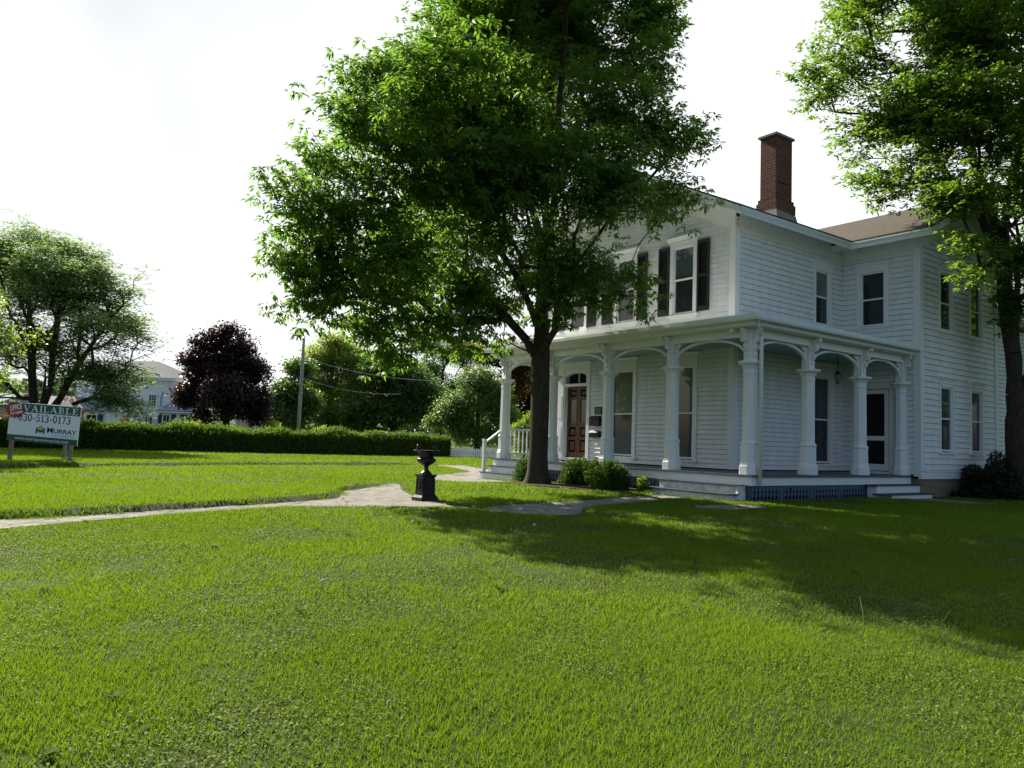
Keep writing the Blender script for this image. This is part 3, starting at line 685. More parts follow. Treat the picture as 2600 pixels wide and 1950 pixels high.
# grey meter box on the low rear wing
r_ = sroot('utility_meter', (.12, 11.35, -.4), 'grey electricity meter box on the low rear wall, partly behind the trunk', 'meter')
MB().box(.025, .16, -.14, .14, .75, 1.15).build('meter_box', GALV, r_)
MB((0, 0, 0), (0, 1, 0), (1, 0, 0)).box(-.05, .05, .03, .1, .0, .75).build('conduit', GALV, r_)
MB((.16, 0, .98), (0, 1, 0), (0, 0, 1), (1, 0, 0)).lathe([(.08, 0), (.08, .05), (.05, .07)], 12).build('dial', GLASS, r_)

# ---------------------------------------------------------------- iron urn on its pedestal
UZ = g1(-2.14, -6.5)
r_ = sroot('garden_urn', (-2.14, -6.5, UZ), 'black cast iron urn with two loop handles on a square pedestal beside the path', 'urn')
b = MB()
def frus(b, z0, w0, z1, w1): b.add([(-w0, -w0, z0), (w0, -w0, z0), (w0, w0, z0), (-w0, w0, z0), (-w1, -w1, z1), (w1, -w1, z1), (w1, w1, z1), (-w1, w1, z1)], [[0, 3, 2, 1], [4, 5, 6, 7], [0, 1, 5, 4], [1, 2, 6, 5], [2, 3, 7, 6], [3, 0, 4, 7]])
frus(b, -.03, .178, .075, .175); frus(b, .0755, .172, .12, .138); frus(b, .1205, .142, .135, .142); frus(b, .1355, .13, .44, .122); frus(b, .4405, .128, .45, .14); frus(b, .4505, .142, .485, .142)
for U, N in (((1, 0, 0), (0, -1, 0)), ((0, 1, 0), (1, 0, 0)), ((-1, 0, 0), (0, 1, 0)), ((0, -1, 0), (-1, 0, 0))):
    q = MB((0, 0, 0), U, N)
    for u0, u1, z0, z1 in ((-.10, -.085, .165, .41), (.085, .10, .165, .41), (-.085, .085, .165, .178), (-.085, .085, .397, .41)): q.box(u0, u1, .12, .137, z0, z1)
    q.prism([(0, .22), (.03, .27), (.055, .30), (.02, .31), (.035, .36), (0, .34), (-.035, .36), (-.02, .31), (-.055, .30), (-.03, .27)], .12, .139)
    b.v += q.v and [v for v in q.v]; off = len(b.v) - len(q.v); b.f += [[i + off for i in f] for f in q.f]
b.build('pedestal', BLACKI, r_)
u_ = MB()
def gad(a, z):
    z -= .4855
    k = 1.0
    if .15 < z < .30: k = 1 + .045 * abs(math.cos(a * 8)) - .02
    if z > .395: k = 1 + .05 * math.cos(a * 12) * (z - .395) / .03
    return k
pf_ = [(.105, 0), (.112, .012), (.095, .03), (.07, .055), (.05, .075), (.045, .085), (.036, .10), (.036, .118), (.046, .125), (.046, .133), (.038, .14), (.05, .152), (.085, .17), (.125, .195), (.158, .225), (.172, .25), (.17, .272), (.15, .288), (.13, .297), (.128, .305), (.135, .315), (.145, .34), (.155, .375), (.17, .40), (.20, .415), (.232, .422), (.23, .43), (.19, .432), (.15, .425), (.12, .36), (.06, .33)]
u_.lathe([(r, z + .4855) for r, z in pf_], 64, mod=gad)
bo = u_.build('bowl', BLACKI, r_, smooth=True)
HDa = math.atan2(RGT[1], RGT[0])
for s in (-1, 1):
    cx, cy = s * math.cos(HDa), s * math.sin(HDa)
    p = [(.150, .33), (.175, .36), (.182, .40), (.180, .46), (.170, .505), (.146, .525), (.124, .505), (.122, .46), (.14, .425)]
    MB().tube([(cx * r, cy * r, z + .4855) for r, z in p], [.016, .02, .019, .018, .019, .02, .018, .015, .012], 8).build('handle', BLACKI, bo, smooth=True)

# ---------------------------------------------------------------- sale sign
SGR = math.atan2(1.35, 1.48)
sg = sroot('real_estate_sign', (-16.79, -11.91, g1(-16.79, -11.91)), 'large white and green office lease sign on grey wooden posts, far left on the lawn', 'sign', rz=SGR)
sg.rotation_euler = (0, R(2.6), SGR)
FR = ((0, 0, 0), (1, 0, 0), (0, -1, 0))
PW, PH, P0, PZ = 2.36, 1.10, -.12, .60
def px(u): return P0 + u * PW
def pz(v): return PZ + (1 - v) * PH
MB(*FR).box(P0, P0 + PW, 0.0, .022, PZ, PZ + PH).build('panel', SIGNW, sg)
MB(*FR).box(P0 + .003, P0 + PW - .003, .0225, .0245, pz(.235), PZ + PH - .003).build('colour_band', SIGNG, sg)
MB(*FR).box(P0 + .003, P0 + PW - .003, .0225, .0245, PZ + .003, pz(.845)).build('colour_band', SIGNG, sg)
for x in (.0, 2.0): MB().box(x - .045, x + .045, .002, .092, -.25, 1.62).build('post', POSTW, sg)
bx, by = -.41, 2.39
bl = math.hypot(bx, by); bu = (bx / bl, by / bl, 0); bn = (by / bl * -1, bx / bl, 0)
MB((0.0, .15, 0), bu, bn).box(bl - .045, bl + .045, -.092, -.002, -.25, 1.62).build('post', POSTW, sg)
MB((0.0, .15, 0), bu, bn).box(.0, bl + .3, .0, .022, PZ, PZ + PH).build('panel', SIGNW, sg)
def star(cx, cz, a, b, n=15):
    p = []
    for i in range(2 * n):
        t = math.pi * i / n + .1; k = 1 if i % 2 == 0 else .78
        p.append((cx + a * k * math.cos(t), cz + b * k * math.sin(t)))
    return p
MB((0.0, .15, 0), bu, bn).prism(star(bl - .05, PZ + PH - .05, .33, .20), .0235, .026).build('starburst', SIGNW, sg)
sb = MB(*FR).prism(star(px(.08), pz(.205), .35, .245), .032, .036).build('starburst', RED, sg)

def font_geo(s, bold=0.0, shear=0.0):
    c = bpy.data.curves.new('t', 'FONT'); c.body = s; c.offset = bold; c.shear = shear; c.resolution_u = 3
    o = bpy.data.objects.new('t', c); COL.objects.link(o)
    dg = bpy.context.evaluated_depsgraph_get(); e = o.evaluated_get(dg); me = e.to_mesh()
    v = np.array([q.co[:2] for q in me.vertices]); f = [list(p.vertices) for p in me.polygons]
    e.to_mesh_clear(); bpy.data.objects.remove(o); bpy.data.curves.remove(c)
    return v, f
def lettering(name, s, mt, parent, u0, u1, z0, z1, n, bold=0.0, shear=0.0, rot=0.0, depth=None):
    v, f = font_geo(s, bold, shear)
    lo, hi = v.min(0), v.max(0); v = (v - lo) / (hi - lo)
    w, h = u1 - u0, z1 - z0; q = np.stack([(v[:, 0] - .5) * w, (v[:, 1] - .5) * h], 1)
    c, s_ = math.cos(rot), math.sin(rot)
    q = np.stack([q[:, 0] * c - q[:, 1] * s_, q[:, 0] * s_ + q[:, 1] * c], 1) + [(u0 + u1) / 2, (z0 + z1) / 2]
    b = MB(*FR); b.add([(a, n, d) for a, d in q], f); return b.build(name, mt, parent)
def arcp(cx, cy, rx, ry, a0, a1, n=9): return [(cx + rx * math.cos(R(a)), cy + ry * math.sin(R(a))) for a in np.linspace(a0, a1, n)]
# Roman letters drawn as strokes: (points, width)
GL = {
 'I': (.40, [([(.2, 0), (.2, 1)], .2), ([(0, .03), (.4, .03)], .06), ([(0, .97), (.4, .97)], .06)]),
 'L': (.80, [([(.22, 0), (.22, 1)], .2), ([(0, .03), (.74, .03)], .07), ([(0, .97), (.44, .97)], .06), ([(.71, 0), (.71, .28)], .07)]),
 'E': (.82, [([(.22, 0), (.22, 1)], .2), ([(0, .03), (.74, .03)], .07), ([(0, .97), (.72, .97)], .07), ([(.3, .52), (.55, .52)], .07), ([(.72, 0), (.72, .26)], .07), ([(.69, .76), (.69, 1)], .07), ([(.55, .4), (.55, .64)], .06)]),
 'A': (1.0, [([(.12, 0), (.46, 1)], .08), ([(.44, 1), (.82, 0)], .2), ([(.24, .33), (.68, .33)], .07), ([(0, .03), (.27, .03)], .06), ([(.62, .03), (1.0, .03)], .06)]),
 'V': (1.0, [([(.18, 1), (.54, 0)], .2), ([(.54, 0), (.88, 1)], .08), ([(0, .97), (.38, .97)], .06), ([(.72, .97), (1.0, .97)], .06)]),
 'B': (.82, [([(.22, 0), (.22, 1)], .2), ([(0, .97), (.42, .97)] + arcp(.42, .75, .22, .22, 90, -90), .1), ([(.3, .53), (.44, .53)] + arcp(.44, .28, .27, .25, 90, -90) + [(0, .03)], .1)]),
 '0': (.62, [(arcp(.3, .5, .24, .45, 0, 360, 20), .13)]),
 '1': (.50, [([(.28, 0), (.28, 1)], .15), ([(.05, .03), (.5, .03)], .06), ([(.28, .97), (.08, .84)], .07)]),
 '3': (.60, [(arcp(.28, .73, .22, .23, 150, -90, 12), .11), (arcp(.26, .26, .26, .25, 90, -150, 12), .12)]),
 '5': (.60, [([(.52, .96), (.14, .96)], .12), ([(.14, .96), (.1, .5)], .07), (arcp(.27, .32, .26, .28, 110, -150, 12), .12)]),
 '6': (.62, [(arcp(.31, .29, .23, .26, 0, 360, 16), .12), (arcp(.55, .33, .47, .65, 175, 95, 8), .12)]),
 '7': (.60, [([(.04, .94), (.56, .94)], .11), ([(.52, .94), (.22, 0)], .12), ([(.06, .78), (.06, .98)], .06)]),
 '-': (.42, [([(.04, .38), (.36, .38)], .11)]),
}
def roman(name, s, mt, parent, u0, u1, z0, z1, n, sp=.10):
    tot = sum(GL[c][0] + sp for c in s) - sp; kx = (u1 - u0) / tot; kz = z1 - z0
    b = MB(*FR); x = 0; cnt = 0
    for ch in s:
        w, st = GL[ch]
        for pts, wd in st:
            nn = n + .0004 * (cnt % 7); cnt += 1
            P = [np.array(((x + p[0]) * kx, p[1] * kz)) for p in pts]; hw = wd * .6 * min(kx, kz)
            L_, R_ = [], []
            for i, p in enumerate(P):
                d = P[min(i + 1, len(P) - 1)] - P[max(i - 1, 0)]; d = d / (np.linalg.norm(d) + 1e-9); nn2 = np.array((-d[1], d[0])) * hw
                L_.append(p + nn2); R_.append(p - nn2)
            for i in range(len(P) - 1):
                b.quad(*[(u0 + q[0], nn, z0 + q[1]) for q in (R_[i], R_[i + 1], L_[i + 1], L_[i])])
        x += w + sp
    return b.build(name, mt, parent)
roman('lettering', 'AVAILABLE', SIGNW, sg, px(.07), px(.972), pz(.205), pz(.045), .0265)
roman('lettering', '630-513-0173', NAVY, sg, px(.135), px(.875), pz(.46), pz(.275), .0245)
lettering('lettering', 'MURRAY'[0], NAVY, sg, px(.56), px(.645), pz(.725), pz(.58), .0245, .02)
lettering('lettering', 'URRAY', NAVY, sg, px(.655), px(.975), pz(.725), pz(.61), .0245, .02)
lettering('lettering', 'COMMERCIAL', GREYL, sg, px(.635), px(.965), pz(.815), pz(.755), .0245)
lettering('lettering', 'www.murraycommercial.com', SIGNW, sg, px(.115), px(.875), pz(.985), pz(.885), .0262, .004)
lettering('lettering', 'OFFICE', SIGNW, sb, px(.0), px(.175), pz(.20), pz(.05), .0375, .03, .18, R(15))
lettering('lettering', 'For Lease', SIGNW, sb, px(.015), px(.19), pz(.305), pz(.215), .0375, .03, .1, R(15))
lx, lz = px(.465), pz(.66)
MB(*FR).prism([(lx - .15, lz + .06), (lx, lz - .02), (lx + .15, lz + .06), (lx + .15, lz - .10), (lx + .09, lz - .13), (lx + .09, lz - .04), (lx, lz - .105), (lx - .09, lz - .04), (lx - .09, lz - .13), (lx - .15, lz - .10)], .0225, .0245).build('logo', SIGNG, sg)
MB(*FR).prism([(lx - .11, lz + .055), (lx, lz + .005), (lx + .11, lz + .055), (lx, lz + .125)], .0225, .025).build('logo', GOLD, sg)
MB(*FR).prism([(lx - .02, lz + .075), (lx + .03, lz + .045), (lx + .05, lz + .06), (lx, lz + .095)], .0251, .0258).build('logo', GOLD2, sg)

# ---------------------------------------------------------------- foliage
def leaf_geo(C, A, Nn, L, Wd, fold=.12, seg=1):
    """diamond leaves: C base points, A unit axes, Nn normals, L lengths, Wd widths"""
    S = np.cross(A, Nn); S /= np.linalg.norm(S, axis=1, keepdims=True) + 1e-9
    Nn = np.cross(S, A)
    L = np.broadcast_to(L, (len(C),))[:, None]; Wd = np.broadcast_to(Wd, (len(C),))[:, None]
    m_ = C + A * L * .42
    V = np.stack([C, m_ + S * Wd * .5 + Nn * L * fold, C + A * L - Nn * L * fold * .6, m_ - S * Wd * .5 + Nn * L * fold], 1).reshape(-1, 3)
    return V, np.arange(len(V)).reshape(-1, 4)
def unit(v): return v / (np.linalg.norm(v, axis=-1, keepdims=True) + 1e-9)

def tubes(E0, E1, r0, r1, seg=5):
    d = unit(E1 - E0); ref = np.where(np.abs(d[:, 2:3]) < .9, np.array([[0, 0, 1.]]), np.array([[1., 0, 0]]))
    a = unit(np.cross(d, ref)); b = np.cross(d, a); n = len(E0)
    t = np.linspace(0, 2 * math.pi, seg, endpoint=False)
    c, s = np.cos(t)[None, :, None], np.sin(t)[None, :, None]
    ring = a[:, None] * c + b[:, None] * s
    V = np.concatenate([E0[:, None] + ring * r0[:, None, None], E1[:, None] + ring * r1[:, None, None]], 1)
    k = np.arange(seg); l = (k + 1) % seg
    F = np.stack([k, l, l + seg, k + seg], 1)[None] + (np.arange(n) * 2 * seg)[:, None, None]
    return V.reshape(-1, 3), F.reshape(-1, 4)

HOUSE_BOXES = [(-9.9, -.9, .8, 15.6, 6.1, .5, -5.34, 'x'), (-5, 1.2, 5.6, 11.6, 6.1, .5, 8.66, 'y'), (-9.2, .5, -.6, 6.5, 3.35, 0, 0, 'p')]
def in_house(P, pad=.15):
    x, y, z = P[:, 0], P[:, 1], P[:, 2]; k = np.zeros(len(P), bool)
    k |= (x > -9.7) & (x < -1.0) & (y > .95) & (y < 15.6) & (z < 8.4 + pad - .5 * np.abs(x + 5.34))
    k |= (x > -5) & (x < 1.15) & (y > 5.7) & (y < 11.6) & (z < 7.7 + pad - .5 * np.abs(y - 8.66))
    k |= (x > -9.3) & (x < .5) & (y > -.5) & (y < 6.5) & (z < 3.4 + pad)
    return k

def tree(name, label, cat, base, lobes, ntips, leaves, leafmt, barkmt, trunk, group=None, limbs=(), L=.13, Wl=.055, droop=.5, spread=.32, spray=.4, seed=1, flat=.85, gap=0.0, shell=2.0, tip_r=.006, light=(0.0, .0), inner_core=True, crown_name='crown', clear=None, thick=1.0, per=None, fan=0):
    """trunk: (radius at base, height of the clear stem, height of the leader top); lobes (right, ahead, height, radius) from the base"""
    rg = np.random.default_rng(seed)
    base = np.array([base[0], base[1], g1(base[0], base[1]) if len(base) < 3 else base[2]])
    root = empty(name, tuple(base), label, cat, group)
    lb = np.array(lobes, float)
    Cn = RGT[None] * lb[:, :1] + FWD[None] * lb[:, 1:2] + np.array([[0, 0, 1.]]) * lb[:, 2:3]
    w = lb[:, 3] ** 2.3; w /= w.sum()
    def sample(n):
        i = rg.choice(len(lb), n, p=w); d = unit(rg.normal(size=(n, 3))); d[:, 2] *= flat
        r = lb[i, 3] * rg.random(n) ** (1 / shell)
        P = Cn[i] + d * r[:, None]
        k = ~in_house(P + base) & (P[:, 2] > .25)
        if clear is not None: k &= ~clear(P)
        if gap > 0:
            q = vnoise(P[:, 0] * .75 + 50 + P[:, 1] * .3, P[:, 2] * 1.7 + 50 + P[:, 1] * .55, seed) * .62 + .38 * vnoise(P[:, 1] * 1.9 + 90, P[:, 2] * 2.6 + P[:, 0] * 1.2, seed + 3)
            k &= q > gap
        return P[k]
    tips = sample(ntips)
    # skeleton
    tr, clear_h, top = trunk
    nodes = [np.zeros(3)]; par = [-1]; plen = [0.0]
    zz = np.linspace(0, top, max(5, int(top / .5)))
    wob = rg.normal(size=(len(zz), 2)) * .05 * (zz / max(top, 1))[:, None]
    for z, w_ in zip(zz[1:], wob[1:]):
        par.append(len(nodes) - 1); p = np.array([w_[0], w_[1], z]); plen.append(plen[-1] + np.linalg.norm(p - nodes[-1])); nodes.append(p)
    ntr = len(nodes)
    for lim in limbs:
        pts = [RGT * q[0] + FWD * q[1] + np.array([0, 0, q[2]]) for q in lim]
        j = int(np.argmin([np.linalg.norm(n - pts[0]) for n in nodes])); prev = j
        for a, b_ in zip(pts[:-1], pts[1:]):
            for t in (.5, 1.0):
                p = a + (b_ - a) * t + rg.normal(size=3) * .03; par.append(prev); plen.append(plen[prev] + np.linalg.norm(p - nodes[prev])); nodes.append(p); prev = len(nodes) - 1
    if inner_core:
        att = max(1, len(nodes)); cap = len(nodes) + 3 * len(tips)
        NA = np.zeros((cap, 3)); NP = np.zeros(cap); NI = np.zeros(cap, int); n = len(nodes)
        NA[:n] = nodes; NP[:n] = plen; NI[:n] = par
        ok = np.ones(cap, bool); ok[:ntr] = NA[:ntr, 2] >= clear_h
        top_p = np.array([0, 0, clear_h])
        order = np.argsort(np.linalg.norm(tips - top_p, axis=1) + rg.random(len(tips)) * .3)
        for t in order:
            p = tips[t]; dv = p - NA[:n]; dd = np.linalg.norm(dv, axis=1)
            cost = dd + .42 * NP[:n] + np.where(dv[:, 2] < 0, -dv[:, 2] * .35, 0); cost[~ok[:n]] = 1e9
            j = int(np.argmin(cost)); q = j; d_ = dd[j]
            k = 2 if d_ > .5 else 1
            for s in range(1, k + 1):
                f = s / k; x = NA[j] * (1 - f) + p * f
                if s < k: x = x + rg.normal(size=3) * .06 * d_ + np.array([0, 0, .05 * d_])
                NA[n] = x; NP[n] = NP[q] + np.linalg.norm(x - NA[q]); NI[n] = q; q = n; n += 1
        NA, NP, NI = NA[:n], NP[:n], NI[:n]
    else:
        NA = np.array(nodes); NI = np.array(par); n = len(NA)
    cnt = np.zeros(n); child = np.bincount(NI[1:], minlength=n)
    cnt[child == 0] = 1
    for i in range(n - 1, 0, -1): cnt[NI[i]] += cnt[i]
    rad = tip_r * thick * np.maximum(cnt, 1) ** .46
    sc = tr / rad[0] if rad[0] > 0 else 1
    rad = np.where(np.arange(n) < ntr, np.maximum(rad * sc, .01), np.minimum(rad * max(1, sc * .8), tr * .6))
    fl = np.clip(NA[:ntr, 2], 0, 9); rad[:ntr] = np.maximum(rad[:ntr], tr * .72 * np.clip(1 - fl / (top + .5), .06, 1)) if ntr else rad[:ntr]
    e = np.arange(1, n); big = rad[e] > .03
    Vs, Fs = [], []; off = 0
    for msk, sg_ in ((big, 9), (~big, 4)):
        ee = e[msk]
        if len(ee) == 0: continue
        r0 = np.minimum(rad[NI[ee]], rad[ee] * 1.5); r0 = np.where(NI[ee] < ntr, np.where(ee < ntr, rad[NI[ee]], np.minimum(rad[NI[ee]], rad[ee] * 1.35)), r0)
        v, f = tubes(NA[NI[ee]], NA[ee], r0, rad[ee], sg_); Vs.append(v); Fs.append(f + off); off += len(v)
    # root flare
    if tr > .12:
        m_ = MB(); m_.lathe([(tr * 1.75, -.12), (tr * 1.5, .0), (tr * 1.22, .15), (tr * 1.08, .35), (tr * 1.0, .7)], 20, mod=lambda a, z: 1 + (.14 * math.cos(a * 5 + 1) + .06 * math.cos(a * 3)) * max(0, 1 - (z + .1) / .8))
        v = np.array(m_.v)
        quads = np.array([f for f in m_.f if len(f) == 4]); Vs.append(v); Fs.append(quads + off); off += len(v)
    np_obj('trunk', np.concatenate(Vs), np.concatenate(Fs), barkmt, root, smooth=True)
    # leaves
    per_ = per or max(1, int(leaves / max(1, len(tips))))
    if fan:
        ns = max(1, round(per_ / fan)); ts = np.repeat(np.arange(len(tips)), ns)
        outs = unit(tips[ts] - np.array([0, 0, clear_h + (top - clear_h) * .3]))
        cs = tips[ts] + np.clip(rg.normal(size=(len(ts), 3)), -1.6, 1.6) * spread * np.array([1.5, 1.5, .9])
        S_ = np.repeat(np.arange(len(ts)), fan); T = ts[S_]; out = outs[S_]
        a_ = rg.random(len(S_)) * 2 * math.pi
        A = unit(np.stack([np.cos(a_), np.sin(a_), -droop * rg.uniform(.2, 1.3, len(S_))], 1) + out * .45 + rg.normal(size=(len(S_), 3)) * .15)
        Cc = cs[S_] + A * (rg.random((len(S_), 1)) * spray * .35) + rg.normal(size=(len(S_), 3)) * .015
        N0 = unit(np.array([[0, 0, 1.]]) + out * .35 + rg.normal(size=(len(S_), 3)) * .35)
    else:
        T = np.repeat(np.arange(len(tips)), per_)
        cl = tips[T]
        out = unit(cl - np.array([0, 0, clear_h + (top - clear_h) * .3]))
        sdir = unit(rg.normal(size=(len(T), 3)) * .8 + out * .7)
        off_ = np.clip(rg.normal(size=(len(T), 3)), -1.5, 1.5) * spread * np.array([1, 1, .75])
        A = unit(sdir + rg.normal(size=(len(T), 3)) * .5 + np.array([0, 0, -droop]))
        Cc = cl + off_ + sdir * rg.random((len(T), 1)) * spray
        N0 = unit(np.array([[0, 0, 1.]]) + rg.normal(size=(len(T), 3)) * .55 + out * .3)
    k = ~in_house(Cc + base, .05) & (Cc[:, 2] > .05)
    if clear is not None: k &= ~clear(Cc)
    Cc, A, N0, T = Cc[k], A[k], N0[k], T[k]
    Ls = L * rg.uniform(.65, 1.25, len(Cc)); V, F = leaf_geo(Cc, A, N0, Ls, Wl * rg.uniform(.75, 1.2, len(Cc)))
    tipv = rg.random(len(tips)); va = np.clip(.45 * tipv[T] + .55 * rg.random(len(Cc)) + light[0], 0, 1)
    np_obj(crown_name, V, F, leafmt, root, attr=np.repeat(va, 4))
    return root

def shrub(name, label, cat, loc, rx, ry, rz_, n, leafmt, L=.05, Wl=.03, group=None, seed=1, rough=.12, stems=True, up=.3, core=True, dome=1.0):
    rg = np.random.default_rng(seed)
    z0 = g1(loc[0], loc[1]); root = empty(name, (loc[0], loc[1], z0), label, cat, group)
    d = unit(rg.normal(size=(n, 3))); d[:, 2] = np.abs(d[:, 2])
    k = rg.random(n) ** .35
    bump = 1 + rough * (vnoise(d[:, 0] * 3 + 7, d[:, 1] * 3 + d[:, 2] * 3 + 9, seed) * 2 - 1)
    P = d * (k * bump)[:, None] * np.array([rx, ry, rz_]); P[:, 2] += .03
    A = unit(d + rg.normal(size=(n, 3)) * .6 + np.array([0, 0, up])); N0 = unit(d + rg.normal(size=(n, 3)) * .7)
    V, F = leaf_geo(P, A, N0, L * rg.uniform(.7, 1.3, n), Wl * rg.uniform(.7, 1.3, n))
    np_obj('foliage', V, F, leafmt, root, attr=np.repeat(rg.random(n), 4))
    m_ = MB()
    for i in range(7):
        a = i * .9 + seed; m_.tube([(0, 0, -.05), (rx * .3 * math.cos(a), ry * .3 * math.sin(a), rz_ * .4), (rx * .6 * math.cos(a), ry * .6 * math.sin(a), rz_ * .75)], [.02, .012, .005], 5)
    m_.build('stems', BARK2, root)
    return root

LM_ASH = leafmat('ash_leaf', (.030, .078, .015), (.085, .165, .032), (.24, .46, .04), .52)
LM_ASH2 = leafmat('fresh_ash_leaf', (.036, .084, .012), (.088, .160, .028), (.26, .46, .035), .5)
LM_LOC = leafmat('locust_leaf', (.080, .148, .050), (.155, .240, .085), (.33, .50, .13), .52, .6, .12)
LM_MAP = leafmat('purple_maple_leaf', (.013, .007, .011), (.036, .018, .020), (.10, .036, .022), .26)
LM_GRN = leafmat('dark_green_leaf', (.060, .110, .026), (.125, .190, .045), (.22, .38, .06), .42)
LM_WIL = leafmat('yellow_green_leaf', (.150, .210, .030), (.270, .330, .060), (.46, .60, .07), .5)
LM_FTH = leafmat('feathery_green_leaf', (.060, .120, .045), (.120, .200, .070), (.25, .42, .11), .5)
LM_COP = leafmat('copper_leaf', (.050, .032, .012), (.110, .075, .018), (.26, .17, .02), .4)
LM_DPU = leafmat('dusky_purple_leaf', (.010, .008, .014), (.022, .016, .022), (.03, .016, .022), .2)
LM_BOX = leafmat('boxwood_leaf', (.016, .048, .009), (.050, .100, .016), (.12, .25, .02), .32)
LM_HDG = leafmat('hedge_leaf', (.028, .065, .012), (.070, .125, .024), (.16, .30, .025), .4, .6, .12)
LM_LIM = leafmat('lime_leaf', (.070, .130, .012), (.130, .200, .020), (.30, .45, .03), .5)
LM_RUS = leafmat('russet_leaf', (.070, .028, .018), (.150, .060, .035), (.26, .09, .05), .35)
LM_DRK = leafmat('dark_shrub_leaf', (.010, .024, .008), (.024, .046, .012), (.04, .08, .015), .2)  # very dark green leaf colour of the low shrubs

MAIN = [(-1.9, -2.5, 10.06, 1.23), (-0.5, -0.0, 11.79, 1.93), (1.29, -0.0, 11.37, 1.71), (2.54, 0.5, 12.06, 0.93), (2.66, 0.3, 10.59, 0.75), (2.98, 0.3, 12.34, 0.35), (-2.78, -4.0, 8.48, 0.76), (-3.53, -4.6, 7.96, 0.53), (-3.85, -5.0, 7.04, 0.6), (-4.28, -5.0, 7.34, 0.34), (-4.39, -5.0, 6.63, 0.4), (-5.04, -4.8, 5.75, 0.39), (-4.84, -4.8, 5.14, 0.47), (-4.98, -3.5, 4.66, 0.7), (-5.05, -4.2, 4.39, 0.43), (-4.99, -4.0, 3.94, 0.38), (-5.02, -3.8, 3.46, 0.33), (-4.54, -3.5, 3.53, 0.46), (-4.27, -5.0, 5.27, 0.5), (-4.14, -3.5, 6.62, 0.97), (-4.15, -4.0, 5.21, 0.9), (-4.12, -3.5, 4.31, 0.93), (-3.33, -3.5, 7.62, 1.07), (-2.87, -4.2, 5.94, 1.06), (-2.94, -4.0, 4.7, 1.08), (-3.31, -2.5, 4.05, 0.84), (-4.08, -2.5, 3.37, 0.44), (-3.52, -2.2, 3.07, 0.45), (-3.34, -2.2, 2.62, 0.28), (-2.84, -2.0, 3.33, 0.51), (-2.29, -1.5, 3.84, 0.68), (-1.6, -0.5, 3.92, 0.55), (-0.96, 0.8, 4.51, 0.59), (-1.53, -0.0, 4.7, 0.68), (-0.56, 0.3, 5.15, 0.64), (-1.93, -0.3, 3.43, 0.4), (0.21, -0.6, 4.98, 0.55), (0.59, -1.3, 5.23, 0.51), (1.1, -1.6, 5.23, 0.4), (0.32, -0.9, 4.48, 0.49), (-1.16, 0.8, 3.66, 0.36), (-3.79, -2.5, 3.53, 0.44), (-4.59, -3.8, 3.94, 0.45), (-1.97, -2.5, 8.1, 1.48), (-1.65, -3.5, 6.22, 1.3), (-1.66, -2.5, 5.22, 1.09), (-1.93, -1.0, 4.71, 0.92), (-0.45, -2.5, 8.16, 1.48), (-0.33, -3.6, 6.23, 1.29), (-0.14, -2.0, 5.51, 0.81), (1.18, -1.5, 8.65, 1.31), (1.08, -2.8, 6.75, 1.16), (1.24, -2.8, 6.15, 0.58), (2.47, -1.0, 8.34, 0.81), (3.18, -0.8, 8.31, 0.59), (3.55, -0.6, 8.68, 0.37), (2.52, -2.0, 6.71, 0.59), (3.15, -2.0, 6.74, 0.33), (2.44, -2.5, 6.03, 0.28), (0.88, -1.5, 4.81, 0.54), (1.48, -2.0, 4.67, 0.47), (2.17, -2.2, 4.66, 0.38), (2.03, -2.2, 4.14, 0.34), (1.18, -1.5, 4.39, 0.4), (0.52, -1.2, 4.32, 0.45), (0.44, -1.0, 3.91, 0.32), (-2.25, -6.5, 7.48, 0.52), (-2.37, -6.5, 6.6, 0.64), (-1.6, -6.8, 7.11, 0.73), (-1.16, -0.0, 13.75, 1.93), (0.64, -0.0, 13.57, 1.71), (-2.23, -1.0, 12.33, 1.08), (-0.89, -3.5, 11.71, 1.58), (-1.59, -5.0, 11.11, 1.42), (-0.01, -5.0, 11.17, 1.51), (-1.06, 2.5, 10.98, 1.93), (-2.31, 2.5, 8.9, 1.8), (-3.41, 1.5, 6.57, 1.47), (-1.2, 3.0, 14.9, 2.37)]
tree('ash_tree', 'large leafy green tree with a stout dark trunk in front of the porch', 'tree', (-4.82, -1.79), MAIN, 5200, 350000, LM_ASH, BARK, (.235, 2.7, 11.5),
     limbs=[[(0, 0, 3.0), (-.35, -.1, 3.4), (-.9, -.3, 4.0), (-1.6, -.5, 4.55), (-2.8, -.8, 4.9), (-3.9, -.9, 5.0)], [(0, 0, 3.9), (-.8, -.8, 5.2), (-2.2, -1.4, 6.6), (-3.6, -1.2, 8.0)],
            [(0, 0, 4.0), (.5, -.8, 4.9), (1.2, -1.3, 5.9), (2.1, -1.4, 7.0), (3.0, -1.0, 8.0)], [(0, 0, 5.0), (.2, -1.8, 7.2), (.1, -3.2, 9.5)], [(0, 0, 6.0), (.5, .1, 8), (1.3, .2, 11)], [(0, 0, 5.5), (-.7, .2, 8), (-1.6, .1, 11)]],
     L=.145, Wl=.050, droop=.75, spread=.17, spray=.26, fan=13, seed=4, gap=.36, tip_r=.0065)
